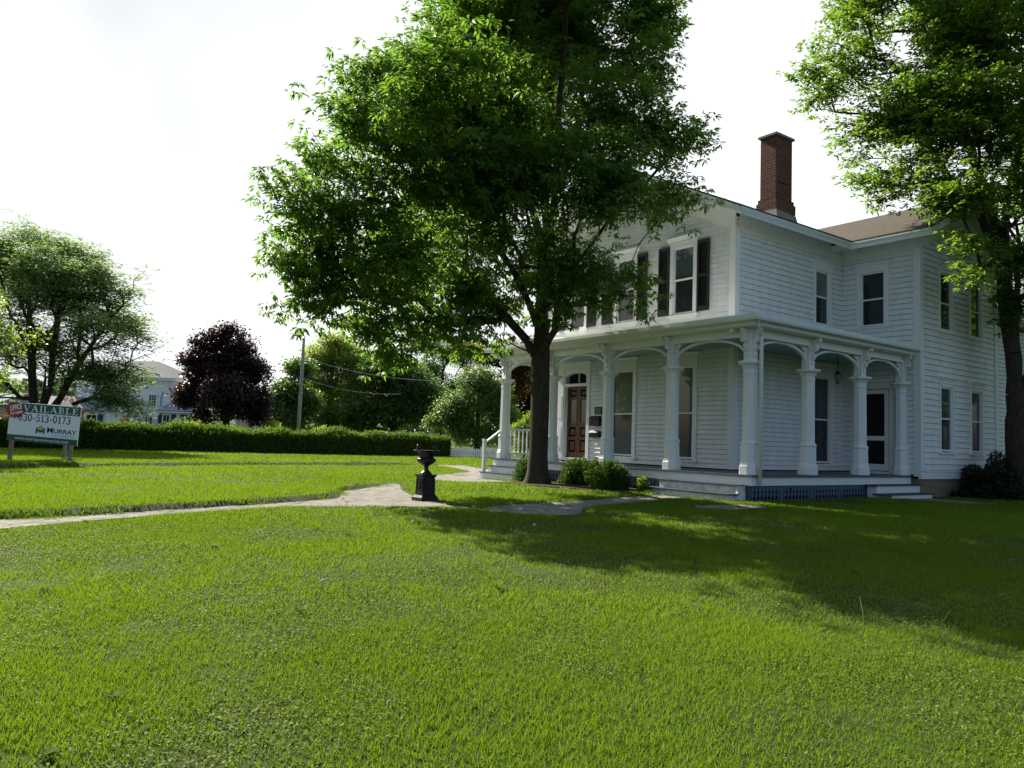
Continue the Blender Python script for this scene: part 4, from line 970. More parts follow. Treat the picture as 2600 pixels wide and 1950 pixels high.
tree('street_tree', 'leafy bright green tree with a forked trunk in front of the right gable wall', 'tree', (1.5, 9.5), [(-4.32, -0.0, 12.85, 1.24), (-4.96, -0.0, 11.24, 1.05), (-5.09, -0.0, 12.29, 0.62), (-4.32, -0.0, 9.82, 0.99), (-3.92, -0.5, 8.61, 0.84), (-3.98, -1.0, 7.84, 0.45), (-3.55, -1.0, 9.93, 1.41), (-3.17, -0.5, 12.1, 1.57), (-3.38, -2.0, 8.15, 0.83), (-3.44, -2.5, 7.12, 0.41), (-3.06, -3.0, 7.2, 0.65), (-3.07, -3.0, 6.1, 0.48), (-2.87, -3.0, 5.34, 0.26), (-2.43, -3.0, 5.79, 0.53), (-2.34, -2.0, 9.55, 1.45), (-1.47, -1.0, 12.02, 1.76), (0.09, -1.0, 10.69, 1.76), (-0.64, -2.0, 7.84, 1.56), (-0.78, -2.0, 5.98, 0.78), (-0.59, -1.0, 5.14, 0.47), (-0.39, -0.5, 4.74, 0.3), (2.04, -0.0, 9.91, 1.98), (2.37, -0.0, 7.33, 1.73), (2.74, -0.0, 12.57, 1.98), (1.33, -0.0, 5.77, 0.99), (-1.74, 0.0, 14.55, 1.85), (0.85, -0.0, 14.92, 2.1), (-3.68, -0.0, 14.48, 1.36), (3.95, -0.0, 9.98, 1.85)], 3300, 190000, LM_ASH2, BARK, (.29, 2.6, 8.5),
     limbs=[[(0, 0, 2.3), (-.15, -.1, 3.2), (-.35, -.15, 4.6), (-.45, -.2, 6.2), (-.9, -.3, 8.0), (-1.6, -.3, 10)], [(0, 0, 2.4), (.35, 0, 3.4), (.8, .1, 5.2), (1.2, 0, 7.5)], [(-.45, -.2, 6.2), (-1.6, -.8, 7.8), (-2.9, -.9, 9.0)], [(-.45, -.2, 6.3), (-.2, 0, 8.3), (.2, -.2, 10.6)]],
     L=.15, Wl=.056, droop=.6, spread=.17, spray=.28, fan=11, seed=9, gap=.38, tip_r=.0065)
tree('locust_tree', 'spreading many stemmed tree behind the lease sign, its boughs reaching right', 'tree', (-34.27, -9.57), [(-1.36, -0.0, 10.24, 1.37), (0.29, 0.0, 9.83, 1.37), (1.71, -0.0, 9.41, 1.03), (-2.13, -0.0, 8.34, 1.6), (-0.03, 0.0, 7.94, 1.82), (2.08, -0.0, 7.55, 1.71), (3.57, -0.0, 7.6, 0.8), (4.08, -0.0, 8.55, 0.36), (-1.03, -0.0, 6.05, 1.6), (1.07, 0.0, 5.66, 1.82), (3.13, -0.0, 5.73, 1.37), (4.62, -0.0, 5.78, 0.8), (5.34, -0.0, 5.34, 0.32), (2.63, -0.5, 3.82, 1.35), (4.16, -0.0, 4.15, 1.03), (4.09, -1.0, 2.71, 1.0), (4.92, -1.0, 1.96, 0.44), (3.3, -0.5, 3.85, 1.46), (4.83, -1.0, 3.18, 1.0), (4.0, -1.2, 2.36, 0.88), (2.98, -1.0, 2.67, 1.0), (4.96, -0.0, 5.79, 0.36), (3.04, 1.0, 6.34, 1.17), (5.26, -0.0, 4.88, 0.32), (-3.59, -0.0, 9.22, 1.82), (-3.77, -0.0, 5.95, 1.82), (0.53, 0.0, 3.79, 0.91), (-0.0, 0.0, 4.7, 1.25), (-1.33, -0.0, 4.19, 1.03), (1.78, -0.5, 3.0, 0.81), (-2.61, 0.0, 3.0, 1.14), (0.78, -2.0, 8.68, 1.3), (2.25, -2.0, 8.06, 1.3), (2.35, -0.0, 8.49, 1.14), (-1.98, -0.0, 9.28, 1.37), (4.44, 0.0, 6.7, 0.36), (-1.07, 3.0, 8.01, 1.72), (-3.13, 3.0, 8.94, 1.72), (3.83, -3.0, 5.76, 1.26), (0.37, -3.0, 6.71, 1.26)], 2200, 88000, LM_LOC, BARK2, (.38, 1.2, 3.4),
     limbs=[[(-.3, 0, .8), (-.5, 0, 2.4), (-.7, 0, 4.5), (-1.1, 0, 7.5)], [(0, 0, 1.2), (.9, -.1, 2.4), (1.7, -.1, 4.2), (2.5, 0, 5.6), (3.6, 0, 7.2)], [(0, 0, 1.0), (1.2, -.2, 2.0), (2.6, -.4, 2.5), (3.9, -.8, 2.4)], [(0, 0, 1.2), (.3, 0, 3), (.4, 0, 6), (.6, 0, 8.5)], [(-.5, 0, 2.0), (-1.6, 0, 2.8), (-2.8, 0, 4.0), (-4, 0, 6)], [(1.5, 0, 3.8), (1.6, .0, 5.5), (1.5, 0, 8)]],
     L=.16, Wl=.085, droop=.35, spread=.26, spray=.8, fan=9, seed=5, gap=.40, tip_r=.011, flat=.8)
tree('young_maple_tree', 'bright green leafy boughs reaching in at the left edge before the spreading tree', 'tree', (-20.11, -13.98), [(1.85, -0.0, 3.75, 0.65), (2.59, 0.0, 3.66, 0.55), (2.97, -0.0, 3.91, 0.29), (2.15, -0.0, 2.77, 0.37), (0.31, -0.0, 4.87, 1.73), (-0.99, -0.0, 6.3, 2.16), (-1.51, -0.0, 4.07, 1.73), (1.34, -0.0, 3.01, 0.72), (1.16, -1.0, 3.45, 1.1)], 700, 26000, LM_LIM, BARK2, (.14, 1.5, 6.0), L=.13, Wl=.09, droop=.4, spread=.18, spray=.25, seed=6, gap=.25)
tree('purple_maple_tree', 'round dark purple leaved tree behind the hedge beside the white house', 'tree', (-41.11, 1.35), [(-0.34, -0.0, 7.45, 0.78), (-1.49, -0.0, 6.65, 1.08), (0.62, -0.0, 6.57, 1.08), (-2.16, -0.0, 5.26, 1.2), (-0.49, 0.0, 5.02, 1.8), (1.47, -0.0, 5.09, 1.2), (-2.43, -0.0, 3.44, 0.96), (-0.96, -0.0, 2.89, 1.35), (1.12, -0.0, 3.26, 1.5), (1.92, -0.0, 2.39, 0.9), (2.4, 0.0, 3.01, 0.54), (-2.7, -0.0, 2.89, 0.48), (-0.97, 2.0, 5.81, 1.4), (0.64, -2.0, 3.43, 1.44), (-1.38, -1.0, 1.8, 0.47)], 1100, 46000, LM_MAP, BARK2, (.22, 1.4, 6.2), L=.17, Wl=.14, droop=.4, spread=.20, spray=.3, seed=8, gap=.24, tip_r=.010)
BG = 'trees beyond the hedge'
tree('leafy_tree', 'dark green tree just left of the bare utility pole behind the hedge', 'tree', (-50.56, 8.76), [(0.16, -0.0, 4.28, 1.19), (-0.54, -0.0, 3.51, 0.93), (0.81, -0.0, 6.17, 1.04), (0.08, -0.0, 2.41, 1.3), (1.51, -0.0, 3.58, 1.12)], 500, 15000, LM_GRN, BARK2, (.2, 1.2, 5), BG, L=.26, Wl=.17, spread=.3, seed=21, gap=.22)
tree('willow_tree', 'tallest yellow green tree to the right of the utility pole', 'tree', (-54.13, 14.03), [(0.06, 0.0, 9.03, 1.39), (-1.18, -0.0, 7.54, 1.71), (1.27, 0.0, 7.84, 1.84), (-0.64, -0.0, 5.1, 2.04), (2.2, 0.0, 5.61, 2.04), (-2.3, 0.0, 5.45, 1.02), (0.28, 0.0, 3.08, 1.84)], 1000, 30000, LM_WIL, BARK2, (.3, 1.5, 8), BG, L=.26, Wl=.11, droop=1.0, spread=.3, seed=22, gap=.2)
tree('leafy_tree', 'broad shadowy dark green tree behind the middle of the hedge', 'tree', (-48.96, 17.65), [(-1.07, -0.0, 6.75, 2.38), (0.97, -0.0, 5.63, 1.98), (-0.13, -0.0, 3.6, 1.98), (2.59, -0.0, 4.89, 1.58), (-2.88, -0.0, 3.11, 1.98), (-6.02, -0.0, 2.6, 1.39), (2.07, -0.0, 3.28, 1.58)], 900, 30000, LM_GRN, BARK2, (.3, 1.5, 6), BG, L=.26, Wl=.17, spread=.3, seed=23, gap=.15)
tree('feathery_tree', 'airy feathery light green tree seen under the big crown', 'tree', (-55.19, 26.04), [(0.1, 0.0, 9.65, 1.73), (-0.74, -0.0, 7.78, 1.82), (1.95, 0.0, 9.26, 1.82), (-1.77, 0.0, 10.51, 1.37), (1.16, 0.0, 6.01, 1.6)], 420, 14000, LM_FTH, BARK2, (.2, 3, 9), BG, L=.24, Wl=.12, spread=.35, seed=24, gap=.40)
tree('ornamental_tree', 'small round green tree beside the right end of the hedge by the white fence', 'tree', (-31.44, 14.42), [(-0.18, 0.0, 4.84, 1.2), (-1.47, 0.0, 3.14, 1.2), (0.62, 0.0, 3.51, 1.35), (1.55, -0.0, 2.79, 1.05), (-2.05, 0.0, 2.58, 0.78), (-0.97, 0.0, 1.81, 1.05), (1.2, -0.0, 4.13, 0.9), (0.39, -0.0, 1.55, 0.9), (-2.77, -0.0, 2.04, 0.48)], 800, 30000, LM_GRN, BARK2, (.2, 1.0, 4.2), BG, L=.15, Wl=.10, spread=.2, seed=25, gap=.24, tip_r=.009)
tree('copper_tree', 'coppery orange leaved tree above the left end of the porch', 'tree', (-36.85, 20.56), [(-0.23, 0.0, 7.44, 1.32), (1.19, 0.0, 6.78, 1.39), (-1.81, -0.0, 7.45, 0.9), (2.2, -0.0, 7.87, 1.39), (-3.23, 0.0, 7.97, 0.7), (0.54, 0.0, 5.36, 1.22)], 520, 16000, LM_COP, BARK2, (.22, 1.5, 7), BG, L=.22, Wl=.13, spread=.28, seed=26, gap=.26)
tree('dusky_tree', 'dusky purple black tree seen through the left porch arch', 'tree', (-39.2, 24.11), [(-0.14, -0.0, 5.11, 1.49), (0.99, 0.0, 4.59, 1.67), (-0.46, 0.0, 3.43, 1.49)], 420, 14000, LM_DPU, BARK2, (.22, 1.5, 5), BG, L=.22, Wl=.15, spread=.28, seed=27, gap=.15)
tree('backyard_tree', 'sunlit green tree behind the low rear wing at the right edge', 'tree', (-4.47 + 4, 27.32), [(l[0] - .5, l[1], l[2], l[3] * 1.15) for l in [(-0.95, -0.0, 9.61, 0.86), (-0.07, 0.0, 10.09, 1.08), (-1.19, 0.0, 8.27, 0.76), (0.12, 0.0, 8.1, 0.97), (-0.55, 0.0, 6.54, 0.76), (-1.42, -0.0, 6.94, 0.32), (0.31, 0.0, 6.13, 0.86)]], 420, 15000, LM_ASH2, BARK2, (.22, 2.5, 9), BG, L=.2, Wl=.11, spread=.25, seed=28, gap=.26)
tree('light_green_shrub', 'tall lime green shrub beyond the porch end railing', 'shrub', (-11.01, 2.52), [(-0.07, -0.0, 1.47, 0.29), (0.19, 0.0, 1.88, 0.25), (0.29, 0.0, 1.17, 0.32), (-0.1, 0.0, 0.92, 0.25)], 160, 4500, LM_LIM, BARK2, (.04, .3, 1.6), L=.09, Wl=.05, spread=.08, spray=.12, seed=29, crown_name='foliage')
tree('added_mirror_tree', 'nearer unseen tree added right of the house for the gable windows to mirror', 'tree', (7.5, 20.5), [(0, 0, 7, 3.6), (1.5, 1, 9.5, 3), (-1.5, -1, 9, 2.6), (.5, -2, 5, 2.6), (1, 2.2, 5.5, 2.6), (0, 0, 11, 2.5)], 500, 15000, LM_ASH, BARK, (.3, 2.5, 9), L=.36, Wl=.17, spread=.35, seed=51, gap=.15)  # added out of view to give the gable windows something dark to reflect
tree('added_mirror_tree', 'farther unseen tree added right of the house for the gable windows to mirror', 'tree', (9.5, 29.5), [(0, 0, 7, 3.8), (1.5, 1, 9.5, 3), (-1.5, -1, 9, 2.6), (.5, -2, 5, 2.6), (1, 2.2, 5.5, 2.6), (0, 0, 11, 2.5)], 500, 15000, LM_ASH, BARK, (.3, 2.5, 9), L=.36, Wl=.17, spread=.35, seed=52, gap=.15)  # second added unseen tree, for the same dark window reflections
# boxwood row in the mulch
BX = 'boxwood bushes in the porch bed'
shrub('boxwood_bush', 'smallest boxwood bush, left of the big trunk by the far steps', 'bush', (-6.15, -1.05), .34, .34, .62, 4200, LM_BOX, group=BX, rough=.28, seed=31)
shrub('boxwood_bush', 'boxwood bush immediately right of the big trunk', 'bush', (-4.15, -1.1), .40, .40, .58, 6500, LM_BOX, group=BX, rough=.28, seed=32)
shrub('boxwood_bush', 'middle boxwood bush between two others in the porch bed', 'bush', (-3.62, -1.0), .38, .38, .58, 6000, LM_BOX, group=BX, rough=.28, seed=33)
shrub('boxwood_bush', 'largest boxwood bush at the right end of the row', 'bush', (-3.0, -1.05), .46, .44, .62, 8500, LM_BOX, group=BX, rough=.28, seed=34)
shrub('weed_plant', 'small lime green weed at the right end of the mulch bed', 'plant', (-2.22, -.85), .12, .12, .28, 260, LM_LIM, L=.08, Wl=.05, seed=35)
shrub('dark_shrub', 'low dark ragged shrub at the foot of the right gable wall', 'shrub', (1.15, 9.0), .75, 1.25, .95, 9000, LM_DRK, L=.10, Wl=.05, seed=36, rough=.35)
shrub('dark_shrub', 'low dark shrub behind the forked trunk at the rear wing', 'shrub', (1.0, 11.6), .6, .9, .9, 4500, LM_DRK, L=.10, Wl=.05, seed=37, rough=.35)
# hedge
H0 = np.array([-33.2, -24.0]); H1 = np.array([-30.5, 11.4]); hd = (H1 - H0); HL = np.linalg.norm(hd); hd /= HL; hn = np.array([hd[1], -hd[0]])
rg = np.random.default_rng(3); n = 60000
hz = g1(*H0)
hroot = empty('hedge', (H0[0], H0[1], hz), 'long clipped green hedge across the back of the lawn', 'hedge')
s = rg.random(n) * HL; side = rg.random(n)
hh = 1.12 + .16 * (vnoise(s * .35, s * 0 + 3, 5) - .5) + .20 * (vnoise(s * 1.3, s * 0 + 9, 6) - .5) + .22 * np.exp(-((s - 28.5) / .7) ** 2) + .14 * np.exp(-((s - 20.2) / .6) ** 2)
wv = .62 + .08 * (vnoise(s * .8, s * 0 + 1, 7) - .5)
top = side < .36; frn = (side >= .36) & (side < .86); bk = side >= .86
w_ = np.where(top, rg.uniform(-1, 1, n) * wv, np.where(frn, wv, -wv)) + rg.normal(size=n) * .05
z_ = np.where(top, hh, rg.random(n) ** .9 * hh) + rg.normal(size=n) * .04 + np.where(top, rg.random(n) ** 4 * .22, 0)
end = rg.random(n) < .04; s = np.where(end, HL + rg.normal(size=n) * .05, s); w_ = np.where(end, rg.uniform(-1, 1, n) * wv, w_); z_ = np.where(end, rg.random(n) * hh, z_)
P = np.stack([hd[0] * s + hn[0] * w_, hd[1] * s + hn[1] * w_, np.maximum(z_, .02)], 1)
nrm = np.where(top[:, None], np.array([[0, 0, 1.]]), np.array([[hn[0], hn[1], .15]]) * np.where(frn, 1, -1)[:, None])
A = unit(nrm * .5 + rg.normal(size=(n, 3)) * .7 + np.array([0, 0, .25])); N0 = unit(nrm + rg.normal(size=(n, 3)) * .5)
V, F = leaf_geo(P, A, N0, .12 * rg.uniform(.6, 1.4, n), .075 * rg.uniform(.7, 1.3, n))
np_obj('foliage', V, F, LM_HDG, hroot, attr=np.repeat(np.clip(rg.random(n) * .7 + .3 * vnoise(s * .5, s * 0 + 2, 8), 0, 1), 4))
cb_ = MB((0, 0, 0), (hd[0], hd[1], 0), (hn[0], hn[1], 0)); cb_.box(.2, HL - .1, -.50, .50, -.1, .98); cb_.build('inner_core', MATS['dark_shrub_leaf_core'] if 'dark_shrub_leaf_core' in MATS else mat('hedge_dark_core', (.018, .016, .010), .95, .1), hroot)  # solid dark box added inside the leaves to block light, no modelled twigs
def hpos(t, w=0): q = H0 + hd * t + hn * w; return (float(q[0]), float(q[1]))
shrub('vine_plant', 'sunlit yellow green vine on top of the hedge below the purple tree', 'vine', at(-13.0, 42.0)[:2], .5, 1.6, 1.32, 1500, LM_LIM, L=.12, Wl=.09, seed=41)
shrub('fern_plant', 'upright light green plant growing out of the hedge top at the middle', 'plant', hpos(27.8), .4, .7, 1.5, 2500, LM_WIL, L=.2, Wl=.03, seed=42, up=1.2)
shrub('fern_plant', 'upright light green plant on the hedge in front of the utility pole', 'plant', hpos(21.0), .4, .6, 1.5, 2200, LM_WIL, L=.2, Wl=.03, seed=43, up=1.2)
# shrubs behind the hedge
shrub('yew_bush', 'wide low dark green bush behind the hedge in front of the white house', 'bush', at(-20.5, 52.0)[:2], 3.2, 3.2, 1.95, 9000, LM_GRN, L=.14, Wl=.06, seed=44)
shrub('russet_bush', 'reddish brown round bush just above the top edge of the sign', 'bush', at(-24.6, 43.0)[:2], .9, .9, 2.6, 5000, LM_RUS, L=.12, Wl=.06, seed=45)
shrub('russet_bush', 'small orange leaved bush right of the sign behind the hedge', 'bush', at(-21.0, 42.0)[:2], .5, .5, 1.6, 1600, LM_RUS, L=.12, Wl=.07, seed=46)
shrub('green_bush', 'green bush at the left picture edge beside the stone wall', 'bush', at(-27.6, 43.5)[:2], .9, .9, 1.9, 4500, LM_HDG, L=.14, Wl=.09, seed=47)
shrub('pink_bush', 'dull pink flowering bush at the far left above the stone wall', 'bush', at(-30.6, 47.0)[:2], 1.2, .9, 1.55, 3000, LM_RUS, L=.12, Wl=.09, seed=48)
shrub('yucca_plant', 'spiky dry plant behind the hedge below the purple tree', 'plant', at(-15.5, 50)[:2], .8, .8, 1.7, 1800, LM_WIL, L=.5, Wl=.04, seed=49, up=1.5)

# ---------------------------------------------------------------- far buildings
def face_root(name, r, d, label, cat, rz=None, group=None):
    p = at(r, d, -.25 if name == 'white_house' else -.6); return sroot(name, p, label, cat, group, ANG if rz is None else rz)
wh = face_root('white_house', -36.2, 80, 'large white house with grey hip roof and blue shutters behind the spreading tree', 'house')
BF = ((0, 0, 0), (1, 0, 0), (0, -1, 0))
def bsiding(b, u0, u1, z0, z1, n, rh=.22):
    z = z0
    while z < z1 - .01:
        t = min(z + rh, z1); b.quad((u0, n + .03, z), (u1, n + .03, z), (u1, n, t), (u0, n, t)); b.quad((u0, n, z), (u1, n, z), (u1, n + .03, z), (u0, n + .03, z)); z = t
b = MB(*BF); b.box(-9, .85, -9, -.05, 0, 5.9); bsiding(b, -9, .85, 0, 5.7, -.05); b.box(.74, .88, -.1, .02, 0, 5.7); b.build('wall', HWALL, wh)
MB(*BF).box(-9.5, 1.4, -9.4, .5, 5.72, 6.0).box(-9.1, .95, -9.05, .0, 5.4, 5.718).build('cornice', HWALL, wh)
b = MB(*BF); b.add([(-9.6, .6, 6.0), (1.5, .6, 6.0), (1.5, -9.5, 6.0), (-9.6, -9.5, 6.0), (-5.5, -4.4, 8.1), (-2.6, -4.4, 8.1)], [[0, 1, 5, 4], [1, 2, 5], [2, 3, 4, 5], [3, 0, 4]]); b.build('roof', HROOF, wh)
b = MB(*BF); b.box(.9, 7.9, -9, -.9, 0, 5.3); b.build('wall', BEIGE, wh)
MB(*BF).box(.9, 8.1, -.9, -.7, 4.85, 5.2).box(.9, 7.9, -.9, -.8, 4.0, 4.25).build('cornice', HWALL, wh)
MB(*BF).box(.9, 7.95, -.9, -.86, 3.35, 3.9).build('brick_band', BRICK, wh)
b = MB(*BF); b.prism_u([(2.8, 2.62), (2.8, 2.5), (-.86, 3.45), (-.86, 3.6)], .75, 8.0); b.build('roof', HROOFL, wh)
b = MB(*BF); b.box(.80, 7.6, -.9, 2.4, 0, 2.5); bsiding(b, .80, 7.6, 0, 2.45, 2.4); b.build('wall', HWALL, wh)
MB(*BF).box(.75, 8.0, 2.5, 2.86, 2.40, 2.499).build('cornice', HWALL, wh)
b = MB(*BF); b.prism_u([(2.9, 2.45), (2.9, 2.32), (-.05, 3.6), (-.05, 3.75)], -12, -2.0); b.build('roof', HROOFL, wh)
b = MB(*BF); b.box(-12, -2.2, -.04, 2.5, 0, 2.4); bsiding(b, -12, -2.2, 0, 2.35, 2.5); b.build('wall', HWALL, wh)
def bwin(u0, u1, z0, z1, n, nx=3, ny=4, sh=()):
    f = MB(*BF); f.box(u0 - .1, u0, n, n + .06, z0 - .1, z1 + .1).box(u1, u1 + .1, n, n + .06, z0 - .1, z1 + .1).box(u0, u1, n, n + .06, z1, z1 + .1).box(u0, u1, n, n + .06, z0 - .1, z0)
    for i in range(1, nx): u = u0 + (u1 - u0) * i / nx; f.box(u - .02, u + .02, n + .035, n + .05, z0, z1)
    for i in range(1, ny): z = z0 + (z1 - z0) * i / ny; f.box(u0, u1, n + .033, n + .048, z - .02, z + .02)
    w = f.build('window', HWALL, wh)
    MB(*BF).box(u0, u1, n, n + .034, z0, z1).build('pane', GLASS, w)
    for a, c in sh: MB(*BF).box(a, c, n, n + .07, z0 - .1, z1 + .1).build('shutter', SHBLUE, w)
bwin(-1.35, -.65, 3.1, 4.2, -.02); bwin(-1.6, -.9, .95, 1.95, -.02, 3, 2, [(.05, .45)])
bwin(-6.5, -5.6, 3.1, 4.2, -.02); bwin(-6.3, -5.3, .6, 1.9, 2.53, 2, 2, [(-5.15, -4.65)])
bwin(1.35, 1.95, .8, 2.15, 2.43, 2, 2, [(.82, 1.18), (2.15, 2.6)]); bwin(3.6, 4.3, .8, 2.15, 2.43, 2, 2, [(3.02, 3.42), (4.5, 4.95)])
MB(*BF).tube([(.1, .06, 4.6), (-.1, .06, 4.0), (-.1, .06, 2.0)], .05, 6).build('downspout', GALV, wh)
MB(*BF).prism([(3.7, .85), (4.2, .85), (4.25, 1.9), (3.95, 1.6), (3.65, 1.9)], 2.47, 2.478).build('wreath', BEIGE, wh)
rs = face_root('red_shed', -21.9, 84, 'narrow dark red shed between the white house and the purple tree', 'shed')
MB(*BF).box(-1.2, 1.2, -3, 0, 0, 2.0).build('wall', BARN, rs); MB(*BF).prism_u([(.3, 1.95), (.3, 2.1), (-1.5, 3.0), (-3.3, 2.1), (-3.3, 1.95), (-1.5, 2.85)], -1.4, 1.4).build('roof', HROOFL, rs)
MB(*BF).box(-.5, .5, 0, .05, 0, 1.8).build('door', BARN, rs)
ga = face_root('red_garage', -23.6 * 88 / 84 + 4.9, 88, 'dark red garage with two white doors left of the utility pole', 'garage')
b = MB(*BF); b.prism([(-2.6, 0), (2.6, 0), (2.6, 2.5), (0, 3.9), (-2.6, 2.5)], -6, 0); b.build('wall', BARN, ga)
b = MB(*BF); b.prism([(-3.0, 2.3), (0, 3.93), (3.0, 2.3), (3.0, 2.5), (0, 4.13), (-3.0, 2.5)], -6.2, .4); b.build('roof', HROOFL, ga)
for s_ in (-1.2, 1.2): MB(*BF).prism([(s_ - 1.05, 0), (s_ + 1.05, 0), (s_ + 1.05, 1.4), (s_ + .7, 1.85), (s_ - .7, 1.85), (s_ - 1.05, 1.4)], 0, .05).build('garage_door', HWALL, ga)
lh = face_root('pale_house', -47.5, 68, 'pale house at the left picture edge beyond the flag', 'house')
b = MB(*BF); b.box(-6, 2.4, -6, 0, 0, 2.9); b.build('wall', BEIGE, lh); MB(*BF).prism_u([(.6, 2.7), (.6, 2.95), (-3, 3.9), (-6.6, 2.95), (-6.6, 2.7)], -6.5, 2.8).build('roof', HROOFL, lh)
w = MB(*BF).box(.8, 1.8, 0, .05, 1.3, 2.5).build('window', HWALL, lh); MB(*BF).box(.9, 1.7, .05, .06, 1.4, 2.4).build('pane', GLASS, w)
fg = face_root('flag_pole', -33.6, 54, 'flag hanging limp on a thin pole at the left edge', 'flag')
MB().tube([(0, 0, 0), (0, 0, 4.7)], .03, 6).build('pole', GALV, fg)
b = MB(*BF); b.prism([(-.03, 3.9), (-.30, 3.7), (-.42, 3.1), (-.30, 2.6), (-.12, 2.9), (-.03, 2.75)], -.03, .03); b.build('flag_cloth', FLAGR, fg)
sw = face_root('stone_wall', -31.9, 46, 'low grey stone wall at the far left behind the sign', 'wall')
MB(*BF).box(-4, 1.6, -.5, 0, -.1, .85).box(-4, 1.65, -.55, .05, .855, .95).build('masonry', STWALL, sw)
# white picket fence beyond the hedge
fp0 = np.array([-31.6, 12.0]); fp1 = np.array([-29.4, 14.6]); fl_ = np.linalg.norm(fp1 - fp0); fdv = (fp1 - fp0) / fl_
fe = sroot('picket_fence', (fp0[0], fp0[1], -.58), 'short white picket fence between the hedge end and the small round tree', 'fence', rz=math.atan2(fdv[1], fdv[0]))
b = MB(*BF); b.box(0, fl_, -.05, -.02, .1, .16).box(0, fl_, -.05, -.02, .36, .42); b.build('rail', HWALL, fe)
b = MB(*BF)
for i in range(int(fl_ / .12)): u = i * .12; b.prism([(u, 0), (u + .09, 0), (u + .09, .50), (u + .045, .55), (u, .50)], -.02, .0)
b.build('picket_row', HWALL, fe)
# utility pole and its cables
pp = at(-14.25, 52, -.58)
up = sroot('utility_pole', pp, 'tall bare grey wooden utility pole rising behind the hedge', 'utility pole')
up.rotation_euler = (0, R(.8), 0)
MB().lathe([(.13, -.3), (.115, 4), (.09, 7.5), (.08, 7.55)], 12).build('shaft', POLEW, up, smooth=True)
MB().box(-.13, -.09, -.2, .2, 5.9, 6.0).build('bracket', GALV, up)
def cable(name, a, b_, sag, r, mt, label):
    a, b_ = np.array(a, float), np.array(b_, float); pts = []
    for t in np.linspace(0, 1, 18): p = a * (1 - t) + b_ * t; p[2] -= sag * 4 * t * (1 - t); pts.append(p)
    V = MB().tube([q - a for q in pts], r, 5); o = V.build(name, mt); o.location = a; return tag(o, label, 'cable')
top_ = pp + np.array([0, 0, 6.25])
cable('overhead_cable', top_, at(-2.2, 48, 4.2), .55, .02, WIREM, 'pale upper overhead cable running right from the utility pole')
cable('overhead_cable', pp + np.array([0, 0, 4.9]), at(-7.2, 50, 3.3), .35, .014, WIREM, 'thin lower overhead cable running right from the utility pole')
cable('overhead_cable', pp + np.array([0, 0, 5.1]), at(-25, 62, 4.3), .8, .03, BLKCABLE, 'dark overhead cable running left from the utility pole')
cable('cable_sleeve', pp + np.array([0, 0, 4.95]), pp + RGT * 2.1 + np.array([0, 0, 4.45]), .0, .07, BLKCABLE, 'short thick black sleeve on the lower cable right of the pole')
# far woods as one mass
rg = np.random.default_rng(77); n = 26000
dd = rg.uniform(120, 190, n); rr = rg.uniform(-1, 1, n) * dd * .95
hw = 6.0 + 3.0 * vnoise(rr * .05 + 40, dd * .02, 2) + 2.0 * vnoise(rr * .2 + 90, dd * .05, 3)
P = CAM[None] + RGT[None] * rr[:, None] + FWD[None] * dd[:, None]; P[:, 2] = -.6 + rg.random(n) ** .6 * hw
A = unit(rg.normal(size=(n, 3))); N0 = unit(rg.normal(size=(n, 3)))
V, F = leaf_geo(P, A, N0, 1.5 * rg.uniform(.6, 1.4, n), 1.1 * rg.uniform(.6, 1.4, n))
LM_WOO = leafmat('far_woods_leaf', (.030, .055, .022), (.060, .095, .040), (.07, .13, .04), .3)
tag(np_obj('distant_woods', V, F, LM_WOO, attr=np.repeat(rg.random(n), 4)), 'far line of green woods low on the horizon', 'woods', kind='stuff')

# ---------------------------------------------------------------- grass
LM_GRA = leafmat('lawn_grass', (.046, .104, .009), (.176, .256, .019), (.25, .405, .016), .40, .6, .12)
LM_CLO = leafmat('clover_leaf', (.085, .125, .018), (.190, .230, .050), (.20, .28, .03), .3, .65, .12)
LM_DRY = leafmat('dry_blade', (.09, .078, .035), (.20, .17, .09), (.15, .13, .05), .25, .8, .05)
def allowed(x, y):
    xj = x + (vnoise(x * 2.3, y * 2.3, 41) - .5) * .4; yj = y + (vnoise(x * 2.3 + 40, y * 2.3 + 9, 42) - .5) * .4
    k = ~(on_path(xj, yj) & ~in_poly(x, y, PATHS[0])) & ~in_poly(xj, yj, BED)
    k &= ~((x > -8.8) & (x < .2) & (y > -.25) & (y < 7)) & ~((x > -9) & (x < .4) & (y > .5) & (y < 17))
    k &= ~((x > -8.8) & (x < -6.5) & (y > -.85) & (y < 0)) & ~((x > -2.3) & (x < .1) & (y > -.78) & (y < 0)) & ~((x > 0) & (x < .78) & (y > 4.1) & (y < 6.5))
    k &= ~((np.abs(x + 2.14) < .19) & (np.abs(y + 6.5) < .19))
    k &= np.hypot(x + 4.82, y + 1.79) > .5
    s_ = (x - H0[0]) * hn[0] + (y - H0[1]) * hn[1]; k &= s_ > .55
    return k
rg = np.random.default_rng(5)
VS, AT = [], []
